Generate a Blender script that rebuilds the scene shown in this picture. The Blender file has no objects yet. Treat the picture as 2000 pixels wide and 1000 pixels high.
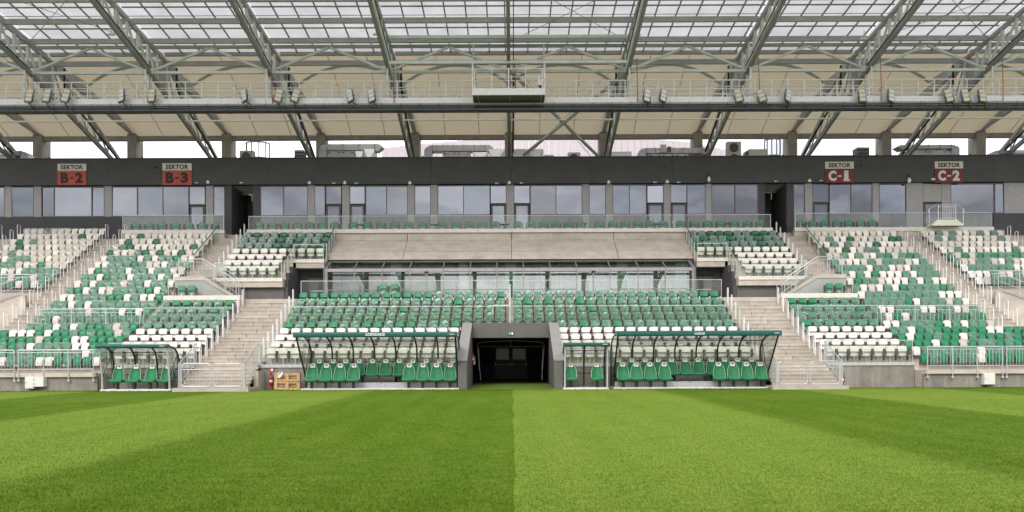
import bpy, math, random
import numpy as np
from mathutils import Vector, Matrix

random.seed(11)
RW = random.Random(4)
rng = np.random.default_rng(5)
D = bpy.data
SC = bpy.context.scene
COL = SC.collection
R = math.radians
H = 1.65          # eye height of the photographer on the pitch
F = 1500.0        # focal length in photograph pixels


def ax(x, Y):
    return (x - 1000) * Y / F


def az(x, y, Y):
    return H + (693 - (y + 0.00377 * (x - 1000))) * Y / F


# ------------------------------------------------------------------ camera, sky, sun, exposure
cam = D.cameras.new('camera')
cam.sensor_width = 36
cam.lens = 36 * F / 2000
cam.shift_y = 0.0965
cam.clip_start = 0.1
cam.clip_end = 3000
co = D.objects.new('camera', cam)
COL.objects.link(co)
co.location = (0, 0, H)
co.rotation_euler = (Matrix.Rotation(R(90), 3, 'X') @ Matrix.Rotation(R(-0.216), 3, 'Z')).to_euler()
SC.camera = co

SUN_EL, SUN_AZ = 40, 200      # high behind the photographer, veiled by cloud
w = D.worlds.new('World')
SC.world = w
w.use_nodes = True
wn, wl = w.node_tree.nodes, w.node_tree.links
bg = wn['Background']
sky = wn.new('ShaderNodeTexSky')
sky.sky_type = 'NISHITA'
sky.sun_disc = False
sky.sun_elevation = R(SUN_EL)
sky.sun_rotation = R(SUN_AZ)
sky.air_density = 1.0
sky.dust_density = 3.0
tc = wn.new('ShaderNodeTexCoord')
mp = wn.new('ShaderNodeMapping')
mp.inputs['Scale'].default_value = (1, 1, 3.2)
nz = wn.new('ShaderNodeTexNoise')
nz.inputs['Scale'].default_value = 3.6
nz.inputs['Detail'].default_value = 7
nz.inputs['Roughness'].default_value = 0.55
nz.inputs['Distortion'].default_value = 0.5
rp = wn.new('ShaderNodeValToRGB')
rp.color_ramp.elements[0].position = 0.36
rp.color_ramp.elements[0].color = (4.3, 4.25, 4.7, 1)
rp.color_ramp.elements[1].position = 0.62
rp.color_ramp.elements[1].color = (12.6, 12.4, 12.6, 1)
mx = wn.new('ShaderNodeMixRGB')
mx.inputs['Fac'].default_value = 0.86
wl.new(tc.outputs['Generated'], mp.inputs['Vector'])
wl.new(mp.outputs['Vector'], nz.inputs['Vector'])
wl.new(nz.outputs['Fac'], rp.inputs['Fac'])
wl.new(sky.outputs['Color'], mx.inputs['Color1'])
wl.new(rp.outputs['Color'], mx.inputs['Color2'])
wl.new(mx.outputs['Color'], bg.inputs['Color'])
bg.inputs['Strength'].default_value = 0.12

sl = D.lights.new('sun', 'SUN')
sl.energy = 1.1
sl.angle = R(25)
sl.color = (1.0, 0.96, 0.9)
so = D.objects.new('sun', sl)
COL.objects.link(so)
_az = R(SUN_AZ)
sd = Vector((math.sin(_az) * math.cos(R(SUN_EL)), math.cos(_az) * math.cos(R(SUN_EL)), math.sin(R(SUN_EL))))
so.rotation_euler = (-sd).to_track_quat('-Z', 'Y').to_euler()
so.location = (0, -30, 60)

vs = SC.view_settings
vs.view_transform = 'Standard'
vs.look = 'None'
vs.gamma = 1
vs.use_curve_mapping = False
vs.exposure = 1.0

SC.render.engine = 'CYCLES'
cy = SC.cycles
cy.use_denoising = True
cy.max_bounces = 8
cy.diffuse_bounces = 4
cy.glossy_bounces = 3
cy.transmission_bounces = 6
cy.transparent_max_bounces = 24
cy.caustics_reflective = False
cy.caustics_refractive = False
cy.sample_clamp_indirect = 6


# ------------------------------------------------------------------ materials
def mat(name, col, rough=0.6, metal=0.0, var=0.12, scale=3.0, bump=0.0, bscale=40.0, spec=0.4, dirt=None):
    """Principled material whose colour wanders a little with object-space noise."""
    m = D.materials.new(name)
    m.use_nodes = True
    n, l = m.node_tree.nodes, m.node_tree.links
    p = n['Principled BSDF']
    p.inputs['Roughness'].default_value = rough
    p.inputs['Metallic'].default_value = metal
    p.inputs['Specular IOR Level'].default_value = spec
    t = n.new('ShaderNodeNewGeometry')
    a = n.new('ShaderNodeTexNoise')
    a.inputs['Scale'].default_value = scale
    a.inputs['Detail'].default_value = 6
    a.inputs['Roughness'].default_value = 0.62
    l.new(t.outputs['Position'], a.inputs['Vector'])
    r = n.new('ShaderNodeValToRGB')
    lo = [max(0, c * (1 - var * 1.6)) for c in col]
    hi = [min(1, c * (1 + var)) for c in col]
    r.color_ramp.elements[0].position = 0.3
    r.color_ramp.elements[0].color = (*lo, 1)
    r.color_ramp.elements[1].position = 0.7
    r.color_ramp.elements[1].color = (*hi, 1)
    l.new(a.outputs['Fac'], r.inputs['Fac'])
    out = r.outputs['Color']
    if dirt:
        mpp = n.new('ShaderNodeMapping')
        mpp.inputs['Scale'].default_value = dirt[1]
        l.new(t.outputs['Position'], mpp.inputs['Vector'])
        b = n.new('ShaderNodeTexNoise')
        b.inputs['Scale'].default_value = 1.0
        b.inputs['Detail'].default_value = 5
        l.new(mpp.outputs['Vector'], b.inputs['Vector'])
        rr = n.new('ShaderNodeValToRGB')
        rr.color_ramp.elements[0].position = 0.5
        rr.color_ramp.elements[0].color = (0, 0, 0, 1)
        rr.color_ramp.elements[1].position = 0.72
        rr.color_ramp.elements[1].color = (dirt[2], dirt[2], dirt[2], 1)
        l.new(b.outputs['Fac'], rr.inputs['Fac'])
        mm = n.new('ShaderNodeMixRGB')
        mm.inputs['Color2'].default_value = (*dirt[0], 1)
        l.new(rr.outputs['Color'], mm.inputs['Fac'])
        l.new(out, mm.inputs['Color1'])
        out = mm.outputs['Color']
    l.new(out, p.inputs['Base Color'])
    if bump:
        c = n.new('ShaderNodeTexNoise')
        c.inputs['Scale'].default_value = bscale
        c.inputs['Detail'].default_value = 4
        l.new(t.outputs['Position'], c.inputs['Vector'])
        bp = n.new('ShaderNodeBump')
        bp.inputs['Strength'].default_value = bump
        bp.inputs['Distance'].default_value = 0.02
        l.new(c.outputs['Fac'], bp.inputs['Height'])
        l.new(bp.outputs['Normal'], p.inputs['Normal'])
    return m


def thin_glass(name, tint, refl=0.08, rough=0.02, haze=0.0, hazecol=(0.8, 0.8, 0.8), noise=None, grazing=0.5):
    """A thin sheet: tinted see-through, a mirror share that grows at grazing angles, optional milky share."""
    m = D.materials.new(name)
    m.use_nodes = True
    n, l = m.node_tree.nodes, m.node_tree.links
    n.remove(n['Principled BSDF'])
    o = n['Material Output']
    tr = n.new('ShaderNodeBsdfTransparent')
    tr.inputs['Color'].default_value = (*tint, 1)
    gl = n.new('ShaderNodeBsdfGlossy')
    gl.inputs['Roughness'].default_value = rough
    gl.inputs['Color'].default_value = (0.95, 0.97, 1, 1)
    lw = n.new('ShaderNodeLayerWeight')
    lw.inputs['Blend'].default_value = 0.35
    mr = n.new('ShaderNodeMapRange')
    mr.inputs['To Min'].default_value = refl
    mr.inputs['To Max'].default_value = grazing
    l.new(lw.outputs['Fresnel'], mr.inputs['Value'])
    m1 = n.new('ShaderNodeMixShader')
    l.new(mr.outputs['Result'], m1.inputs['Fac'])
    l.new(tr.outputs[0], m1.inputs[1])
    l.new(gl.outputs[0], m1.inputs[2])
    out = m1.outputs[0]
    if haze or noise:
        df = n.new('ShaderNodeBsdfDiffuse')
        df.inputs['Color'].default_value = (*hazecol, 1)
        m2 = n.new('ShaderNodeMixShader')
        m2.inputs['Fac'].default_value = haze
        if noise:
            t = n.new('ShaderNodeNewGeometry')
            a = n.new('ShaderNodeTexNoise')
            a.inputs['Scale'].default_value = noise[0]
            a.inputs['Detail'].default_value = 5
            a.inputs['Distortion'].default_value = 1.2
            l.new(t.outputs['Position'], a.inputs['Vector'])
            r2 = n.new('ShaderNodeMapRange')
            r2.inputs['From Min'].default_value = 0.35
            r2.inputs['From Max'].default_value = 0.7
            r2.inputs['To Min'].default_value = noise[1]
            r2.inputs['To Max'].default_value = noise[2]
            l.new(a.outputs['Fac'], r2.inputs['Value'])
            l.new(r2.outputs['Result'], m2.inputs['Fac'])
        l.new(out, m2.inputs[1])
        l.new(df.outputs[0], m2.inputs[2])
        out = m2.outputs[0]
    l.new(out, o.inputs['Surface'])
    return m


def window_glass(name, base, refl, tintc, wob=0.012):
    """Coated facade glass: mostly a mirror for the sky over a dark room."""
    m = D.materials.new(name)
    m.use_nodes = True
    n, l = m.node_tree.nodes, m.node_tree.links
    n.remove(n['Principled BSDF'])
    o = n['Material Output']
    df = n.new('ShaderNodeBsdfDiffuse')
    df.inputs['Color'].default_value = (*base, 1)
    gl = n.new('ShaderNodeBsdfGlossy')
    gl.inputs['Roughness'].default_value = 0.015
    gl.inputs['Color'].default_value = (*tintc, 1)
    t = n.new('ShaderNodeNewGeometry')
    a = n.new('ShaderNodeTexNoise')
    a.inputs['Scale'].default_value = 0.5
    l.new(t.outputs['Position'], a.inputs['Vector'])
    bp = n.new('ShaderNodeBump')
    bp.inputs['Strength'].default_value = wob * 10
    bp.inputs['Distance'].default_value = 0.05
    l.new(a.outputs['Fac'], bp.inputs['Height'])
    l.new(bp.outputs['Normal'], gl.inputs['Normal'])
    ms = n.new('ShaderNodeMixShader')
    ms.inputs['Fac'].default_value = refl
    l.new(df.outputs[0], ms.inputs[1])
    l.new(gl.outputs[0], ms.inputs[2])
    l.new(ms.outputs[0], o.inputs['Surface'])
    return m


def sheet(name, col, trans, share, var=0.05, scale=1.0, lines=None):
    """Cloth or multiwall sheet: reflects part of the light and lets part through."""
    m = D.materials.new(name)
    m.use_nodes = True
    n, l = m.node_tree.nodes, m.node_tree.links
    n.remove(n['Principled BSDF'])
    o = n['Material Output']
    df = n.new('ShaderNodeBsdfDiffuse')
    tl = n.new('ShaderNodeBsdfTranslucent')
    t = n.new('ShaderNodeNewGeometry')
    a = n.new('ShaderNodeTexNoise')
    a.inputs['Scale'].default_value = scale
    a.inputs['Detail'].default_value = 5
    l.new(t.outputs['Position'], a.inputs['Vector'])
    r = n.new('ShaderNodeValToRGB')
    r.color_ramp.elements[0].position = 0.3
    r.color_ramp.elements[0].color = (*[c * (1 - var * 1.5) for c in trans], 1)
    r.color_ramp.elements[1].position = 0.7
    r.color_ramp.elements[1].color = (*trans, 1)
    l.new(a.outputs['Fac'], r.inputs['Fac'])
    l.new(r.outputs['Color'], tl.inputs['Color'])
    df.inputs['Color'].default_value = (*col, 1)
    ms = n.new('ShaderNodeMixShader')
    ms.inputs['Fac'].default_value = share
    l.new(df.outputs[0], ms.inputs[1])
    l.new(tl.outputs[0], ms.inputs[2])
    l.new(ms.outputs[0], o.inputs['Surface'])
    return m


M = {}
M['concrete'] = mat('concrete', (0.475, 0.42, 0.365), 0.85, var=0.12, scale=1.6, bump=0.25, bscale=30,
                    dirt=((0.2, 0.18, 0.155), (0.5, 0.5, 1.5), 0.28))
M['step_concrete'] = mat('step_concrete', (0.41, 0.365, 0.315), 0.85, var=0.12, scale=2.2, bump=0.25, bscale=34,
                         dirt=((0.22, 0.19, 0.165), (0.8, 0.8, 2), 0.3))
M['step_concrete_b'] = mat('step_concrete_b', (0.46, 0.41, 0.35), 0.85, var=0.1, scale=2.6, bump=0.25, bscale=34, dirt=((0.24, 0.21, 0.18), (1.0, 0.8, 2), 0.3))
M['step_concrete_c'] = mat('step_concrete_c', (0.395, 0.35, 0.30), 0.85, var=0.12, scale=1.9, bump=0.25, bscale=34, dirt=((0.2, 0.18, 0.155), (0.7, 0.8, 2), 0.35))
M['wall_concrete'] = mat('wall_concrete', (0.215, 0.195, 0.17), 0.9, var=0.2, scale=1.3, bump=0.3, bscale=25,
                         dirt=((0.36, 0.34, 0.31), (3.0, 3.0, 0.35), 0.5))
M['column_concrete'] = mat('column_concrete', (0.27, 0.25, 0.22), 0.9, var=0.15, scale=1.5, bump=0.2)
M['ledge'] = mat('ledge', (0.66, 0.62, 0.57), 0.7, var=0.06, scale=2)
M['white_block'] = mat('white_block', (0.72, 0.73, 0.62), 0.7, var=0.05)
M['charcoal'] = mat('charcoal', (0.064, 0.063, 0.066), 0.7, var=0.09, scale=0.9, bump=0.1, bscale=80)
M['plaster'] = mat('plaster', (0.115, 0.108, 0.102), 0.85, var=0.09, scale=1.4, bump=0.15, bscale=90)
M['plaster_cap'] = mat('plaster_cap', (0.25, 0.24, 0.225), 0.8, var=0.08)
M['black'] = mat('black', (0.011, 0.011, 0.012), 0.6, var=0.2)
M['door_black'] = mat('door_black', (0.035, 0.036, 0.036), 0.45, var=0.1)
M['grey_panel'] = mat('grey_panel', (0.33, 0.318, 0.325), 0.5, var=0.06)
M['sill_panel'] = mat('sill_panel', (0.19, 0.19, 0.19), 0.5, var=0.06)
M['frame_grey'] = mat('frame_grey', (0.14, 0.135, 0.14), 0.45, var=0.05)
M['mullion'] = mat('mullion', (0.24, 0.235, 0.24), 0.4, metal=0.2, var=0.05)
M['steel'] = mat('steel', (0.40, 0.415, 0.42), 0.5, var=0.1, scale=1.2)
M['steel_dark'] = mat('steel_dark', (0.27, 0.28, 0.285), 0.5, var=0.1, scale=1.2)
M['steel_light'] = mat('steel_light', (0.68, 0.70, 0.70), 0.5, var=0.08, scale=1.5)
M['galv'] = mat('galv', (0.52, 0.53, 0.55), 0.42, metal=0.45, var=0.1, scale=6)
M['galv_white'] = mat('galv_white', (0.78, 0.78, 0.80), 0.45, metal=0.05, var=0.07, scale=5)
M['duct'] = mat('duct', (0.36, 0.37, 0.38), 0.38, metal=0.6, var=0.14, scale=3)
M['duct_light'] = mat('duct_light', (0.6, 0.6, 0.6), 0.4, metal=0.4, var=0.1, scale=3)
M['ahu'] = mat('ahu', (0.42, 0.41, 0.38), 0.5, var=0.06)
M['pipe_dark'] = mat('pipe_dark', (0.065, 0.07, 0.08), 0.2, metal=0.6, var=0.15)
M['cable'] = mat('cable', (0.012, 0.012, 0.014), 0.6)
M['rust'] = mat('rust', (0.42, 0.1, 0.05), 0.6)
M['membrane'] = sheet('membrane', (0.68, 0.605, 0.47), (0.42, 0.365, 0.26), 0.35, 0.04, 0.7)
M['seam'] = mat('seam', (0.3, 0.26, 0.2), 0.8)
M['roof_sheet'] = sheet('roof_sheet', (0.6, 0.6, 0.61), (0.52, 0.515, 0.53), 0.58, 0.12, 0.8)
M['lens'] = mat('lens', (0.68, 0.65, 0.52), 0.3, var=0.04)
M['lens_white'] = mat('lens_white', (0.74, 0.75, 0.76), 0.3, var=0.04)
M['green'] = mat('green', (0.010, 0.19, 0.082), 0.38, var=0.1, scale=2)
M['green_dark'] = mat('green_dark', (0.008, 0.12, 0.055), 0.4, var=0.1, scale=2)
M['white_seat'] = mat('white_seat', (0.66, 0.63, 0.59), 0.42, var=0.05, scale=2)
M['ivory_seat'] = mat('ivory_seat', (0.72, 0.69, 0.61), 0.42, var=0.06, scale=2)
M['arm'] = mat('arm', (0.042, 0.04, 0.038), 0.55)
M['bracket'] = mat('bracket', (0.085, 0.08, 0.075), 0.5, metal=0.3)
M['cover'] = thin_glass('cover', (0.94, 0.97, 0.95), 0.035, 0.25, 0.2, (0.47, 0.58, 0.52), noise=(4.5, 0.0, 0.22), grazing=0.3)
M['cover_ivory'] = thin_glass('cover_ivory', (0.9, 0.88, 0.83), 0.06, 0.22, 0.15, (0.7, 0.67, 0.6), noise=(5.0, 0.0, 0.16), grazing=0.25)
M['rail_glass'] = thin_glass('rail_glass', (0.95, 0.975, 0.945), 0.008, 0.01, 0.002, (0.6, 0.68, 0.62), grazing=0.3)
M['clear_sheet'] = thin_glass('clear_sheet', (0.965, 0.975, 0.95), 0.02, 0.04, 0.04, (0.72, 0.74, 0.66), noise=(2.5, 0.0, 0.10), grazing=0.6)
M['lounge_glass'] = thin_glass('lounge_glass', (0.80, 0.83, 0.81), 0.10, 0.01, 0.0, grazing=0.6)
M['slope_glass'] = thin_glass('slope_glass', (0.70, 0.76, 0.72), 0.08, 0.01, 0.0, grazing=0.5)
M['sky_glass'] = window_glass('sky_glass', (0.03, 0.033, 0.045), 0.18, (0.86, 0.91, 1.0))
M['sky_glass_b'] = window_glass('sky_glass_b', (0.025, 0.03, 0.045), 0.155, (0.82, 0.90, 1.0))
M['sky_glass_c'] = window_glass('sky_glass_c', (0.05, 0.052, 0.06), 0.13, (0.88, 0.92, 1.0))
M['door_glass'] = window_glass('door_glass', (0.02, 0.022, 0.022), 0.035, (0.8, 0.9, 0.8))
M['teal'] = mat('teal', (0.012, 0.085, 0.075), 0.35, var=0.08)
M['tube_black'] = mat('tube_black', (0.014, 0.018, 0.017), 0.4)
M['dug_green'] = mat('dug_green', (0.016, 0.185, 0.072), 0.5, var=0.12, scale=4, bump=0.3, bscale=60)
M['piping'] = mat('piping', (0.38, 0.55, 0.44), 0.5)
M['head_white'] = mat('head_white', (0.78, 0.76, 0.74), 0.6, var=0.03)
M['emblem'] = mat('emblem', (0.08, 0.05, 0.05), 0.6)
M['grate'] = mat('grate', (0.5, 0.51, 0.5), 0.45, metal=0.4, var=0.12, scale=8)
M['ink'] = mat('ink', (0.03, 0.025, 0.027), 0.6, var=0.05)
M['sign_white'] = mat('sign_white', (0.62, 0.6, 0.57), 0.6, var=0.04)
M['sign_red'] = mat('sign_red', (0.42, 0.075, 0.05), 0.6, var=0.05)
M['sign_maroon'] = mat('sign_maroon', (0.17, 0.022, 0.032), 0.6, var=0.05)
M['plum'] = mat('plum', (0.035, 0.014, 0.02), 0.6)
M['red'] = mat('red', (0.42, 0.012, 0.018), 0.3)
M['wood'] = mat('wood', (0.50, 0.31, 0.15), 0.8, var=0.2, scale=9, bump=0.2, dirt=((0.34, 0.2, 0.1), (2, 2, 20), 0.5))
M['box_white'] = mat('box_white', (0.62, 0.61, 0.57), 0.45, var=0.04)
M['exit_green'] = mat('exit_green', (0.03, 0.16, 0.09), 0.5)
M['paint_white'] = mat('paint_white', (0.8, 0.8, 0.78), 0.5, var=0.03)
M['interior'] = mat('interior', (0.58, 0.57, 0.56), 0.8, var=0.05)
M['interior_dark'] = mat('interior_dark', (0.12, 0.115, 0.115), 0.8)
M['interior_green'] = mat('interior_green', (0.35, 0.55, 0.45), 0.7)
M['arena'] = None


# ------------------------------------------------------------------ mesh helpers
class MB:
    def __init__(s):
        s.v, s.f, s.m = [], [], []

    def add(s, vs, fs, mi=0):
        b = len(s.v)
        s.v.extend([tuple(p) for p in vs])
        s.f.extend([tuple(b + i for i in f) for f in fs])
        s.m.extend([mi] * len(fs))
        return s

    def box(s, x0, x1, y0, y1, z0, z1, mi=0):
        x0, x1 = min(x0, x1), max(x0, x1)
        y0, y1 = min(y0, y1), max(y0, y1)
        z0, z1 = min(z0, z1), max(z0, z1)
        return s.add([(x0, y0, z0), (x1, y0, z0), (x1, y1, z0), (x0, y1, z0), (x0, y0, z1), (x1, y0, z1), (x1, y1, z1), (x0, y1, z1)],
                     [(3, 2, 1, 0), (4, 5, 6, 7), (0, 1, 5, 4), (1, 2, 6, 5), (2, 3, 7, 6), (3, 0, 4, 7)], mi)

    def bar(s, p, q, w, h=None, mi=0, up=(0, 0, 1)):
        """Rectangular bar from p to q, w across and h along 'up'."""
        h = w if h is None else h
        p, q = Vector(p), Vector(q)
        d = (q - p).normalized()
        u = Vector(up)
        if abs(d.dot(u)) > 0.98:
            u = Vector((0, 1, 0))
        a = d.cross(u).normalized() * (w / 2)
        b = a.cross(d).normalized() * (h / 2)
        vs = [c + e for c in (p, q) for e in (-a - b, a - b, a + b, -a + b)]
        return s.add(vs, [(0, 1, 2, 3), (7, 6, 5, 4), (4, 5, 1, 0), (5, 6, 2, 1), (6, 7, 3, 2), (7, 4, 0, 3)], mi)

    def tube(s, pts, r, n=8, mi=0, closed=False):
        """Round tube along a list of points; r may be a list."""
        pts = [Vector(p) for p in pts]
        k = len(pts)
        rs = r if isinstance(r, (list, tuple)) else [r] * k
        rings = []
        prev = None
        for i in range(k):
            if closed:
                d = (pts[(i + 1) % k] - pts[i - 1]).normalized()
            else:
                d = (pts[min(i + 1, k - 1)] - pts[max(i - 1, 0)]).normalized()
            u = Vector((0, 0, 1)) if abs(d.z) < 0.9 else Vector((0, 1, 0))
            if prev is not None and prev.cross(d).length > 0.2:
                u = prev
            a = d.cross(u).normalized()
            b = a.cross(d).normalized()
            prev = b
            rings.append([pts[i] + (a * math.cos(t) + b * math.sin(t)) * rs[i] for t in [2 * math.pi * j / n for j in range(n)]])
        vs = [p for g in rings for p in g]
        fs = []
        for i in range(k if closed else k - 1):
            i2 = (i + 1) % k
            for j in range(n):
                j2 = (j + 1) % n
                fs.append((i * n + j, i * n + j2, i2 * n + j2, i2 * n + j))
        if not closed:
            fs.append(tuple(range(n - 1, -1, -1)))
            fs.append(tuple((k - 1) * n + j for j in range(n)))
        return s.add(vs, fs, mi)

    def prism(s, poly, x0, x1, mi=0):
        """Polygon given in (y, z), swept along x."""
        n = len(poly)
        x0, x1 = min(x0, x1), max(x0, x1)
        vs = [(x0, y, z) for y, z in poly] + [(x1, y, z) for y, z in poly]
        fs = [tuple(range(n)), tuple(range(2 * n - 1, n - 1, -1))]
        fs += [(i, i + n, (i + 1) % n + n, (i + 1) % n) for i in range(n)]
        return s.add(vs, fs, mi)

    def prism_y(s, poly, y0, y1, mi=0):
        """Polygon given in (x, z), swept along y."""
        n = len(poly)
        vs = [(x, y0, z) for x, z in poly] + [(x, y1, z) for x, z in poly]
        fs = [tuple(range(n)), tuple(range(2 * n - 1, n - 1, -1))]
        fs += [(i, i + n, (i + 1) % n + n, (i + 1) % n) for i in range(n)]
        return s.add(vs, fs, mi)

    def disc_y(s, cx, y0, y1, cz, r, n=16, mi=0, rz=None):
        rz = rz or r
        return s.prism_y([(cx + r * math.cos(2 * math.pi * i / n), cz + rz * math.sin(2 * math.pi * i / n)) for i in range(n)], y0, y1, mi)

    def lathe(s, prof, cx, cy_, n=14, mi=0):
        """Profile of (r, z) turned about a vertical axis."""
        k = len(prof)
        vs = [(cx + r * math.cos(2 * math.pi * j / n), cy_ + r * math.sin(2 * math.pi * j / n), z) for r, z in prof for j in range(n)]
        fs = [(i * n + j, i * n + (j + 1) % n, (i + 1) * n + (j + 1) % n, (i + 1) * n + j) for i in range(k - 1) for j in range(n)]
        fs += [tuple(range(n - 1, -1, -1)), tuple((k - 1) * n + j for j in range(n))]
        return s.add(vs, fs, mi)

    def xf(s, mtx):
        s.v = [tuple(mtx @ Vector(p)) for p in s.v]
        return s

    def mesh(s, name, mats, smooth=False):
        me = D.meshes.new(name)
        me.from_pydata(s.v, [], s.f)
        mats = mats if isinstance(mats, (list, tuple)) else [mats]
        for m in mats:
            me.materials.append(M[m] if isinstance(m, str) else m)
        if len(mats) > 1:
            me.polygons.foreach_set('material_index', s.m)
        if smooth:
            me.polygons.foreach_set('use_smooth', [True] * len(me.polygons))
            me.set_sharp_from_angle(angle=R(40))
        me.update()
        import bmesh
        bm = bmesh.new()
        bm.from_mesh(me)
        bmesh.ops.recalc_face_normals(bm, faces=bm.faces)
        bm.to_mesh(me)
        bm.free()
        return me


def link(name, me, parent=None, loc=None, rot=None):
    o = D.objects.new(name, me)
    COL.objects.link(o)
    if parent is not None:
        o.parent = parent
    if loc is not None:
        o.location = loc
    if rot is not None:
        o.rotation_euler = rot
    return o


def ob(name, mb, mats, parent=None, smooth=False, loc=None, rot=None):
    return link(name, mb.mesh(name, mats, smooth), parent, loc, rot)


def tag(o, label, cat, group=None):
    o['label'] = label
    o['category'] = cat
    if group:
        o['group'] = group
    return o


def thing(name, label, cat, group=None, loc=(0, 0, 0), rot=None):
    o = link(name, None, None, loc, rot)
    o.empty_display_size = 0.2
    return tag(o, label, cat, group)


def box(name, m, parent, *a):
    return ob(name, MB().box(*a), m, parent)


def tubeo(name, m, parent, pts, r, n=8):
    return ob(name, MB().tube(pts, r, n), m, parent, smooth=True)


def copy_tree(o, parent=None):
    c = o.copy()
    COL.objects.link(c)
    c.parent = parent
    for ch in o.children:
        copy_tree(ch, c)
    return c


ORD = ['front', 'second', 'third', 'fourth', 'fifth', 'sixth', 'seventh', 'eighth', 'ninth', 'tenth', 'eleventh', 'twelfth', 'thirteenth',
       'fourteenth', 'fifteenth', 'sixteenth', 'seventeenth', 'eighteenth', 'nineteenth', 'twentieth', 'twenty-first', 'twenty-second',
       'twenty-third', 'twenty-fourth', 'twenty-fifth', 'twenty-sixth', 'twenty-seventh', 'twenty-eighth', 'twenty-ninth', 'thirtieth',
       'thirty-first', 'thirty-second', 'thirty-third', 'thirty-fourth', 'thirty-fifth', 'thirty-sixth', 'thirty-seventh', 'thirty-eighth',
       'thirty-ninth', 'fortieth']


def nth(i):
    return 'first' if i == 0 else ORD[i]


def text_mesh(name, body, height, mats, parent, loc, bold=0.0, width=None, spacing=1.0):
    """Flat lettering standing in the x-z plane, facing the pitch (-y), centred on loc."""
    cu = D.curves.new(name, 'FONT')
    cu.body = body
    cu.size = 1.0
    cu.align_x = 'CENTER'
    cu.offset = bold
    cu.space_character = spacing
    cu.extrude = 0.006
    cu.resolution_u = 3
    t = D.objects.new(name, cu)
    COL.objects.link(t)
    dg = bpy.context.evaluated_depsgraph_get()
    me = D.meshes.new_from_object(t.evaluated_get(dg))
    D.objects.remove(t)
    n = len(me.vertices)
    a = np.empty(n * 3)
    me.vertices.foreach_get('co', a)
    a = a.reshape(-1, 3)
    lo, hi = a.min(0), a.max(0)
    k = height / (hi[1] - lo[1])
    kx = k if width is None else width / (hi[0] - lo[0])
    b = np.empty_like(a)
    b[:, 0] = (a[:, 0] - (lo[0] + hi[0]) / 2) * kx
    b[:, 2] = (a[:, 1] - (lo[1] + hi[1]) / 2) * k
    b[:, 1] = -a[:, 2] * 1.0
    me.vertices.foreach_set('co', b.ravel())
    me.materials.clear()
    me.materials.append(M[mats])
    me.update()
    return link(name, me, parent, loc)


# the stand repeats itself on both sides of the tunnel
def mir(s):
    return (lambda X: X) if s < 0 else (lambda X: -X - 0.15)


# terrace profile: seat line, front edge and floor height of each row (row 20 is at the pitch)
YR = [52.75 - 0.75 * i for i in range(21)]
ER = [y - 0.60 for y in YR]
FR = [9.63, 9.16, 8.69, 8.22, 7.75, 7.28, 6.81, 6.34, 5.87, 5.40, 4.93, 4.46, 4.00, 3.55, 3.09, 2.63, 2.27, 1.91, 1.55, 1.19, 0.83]
WALK = 4.95
BALC = 10.03


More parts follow.
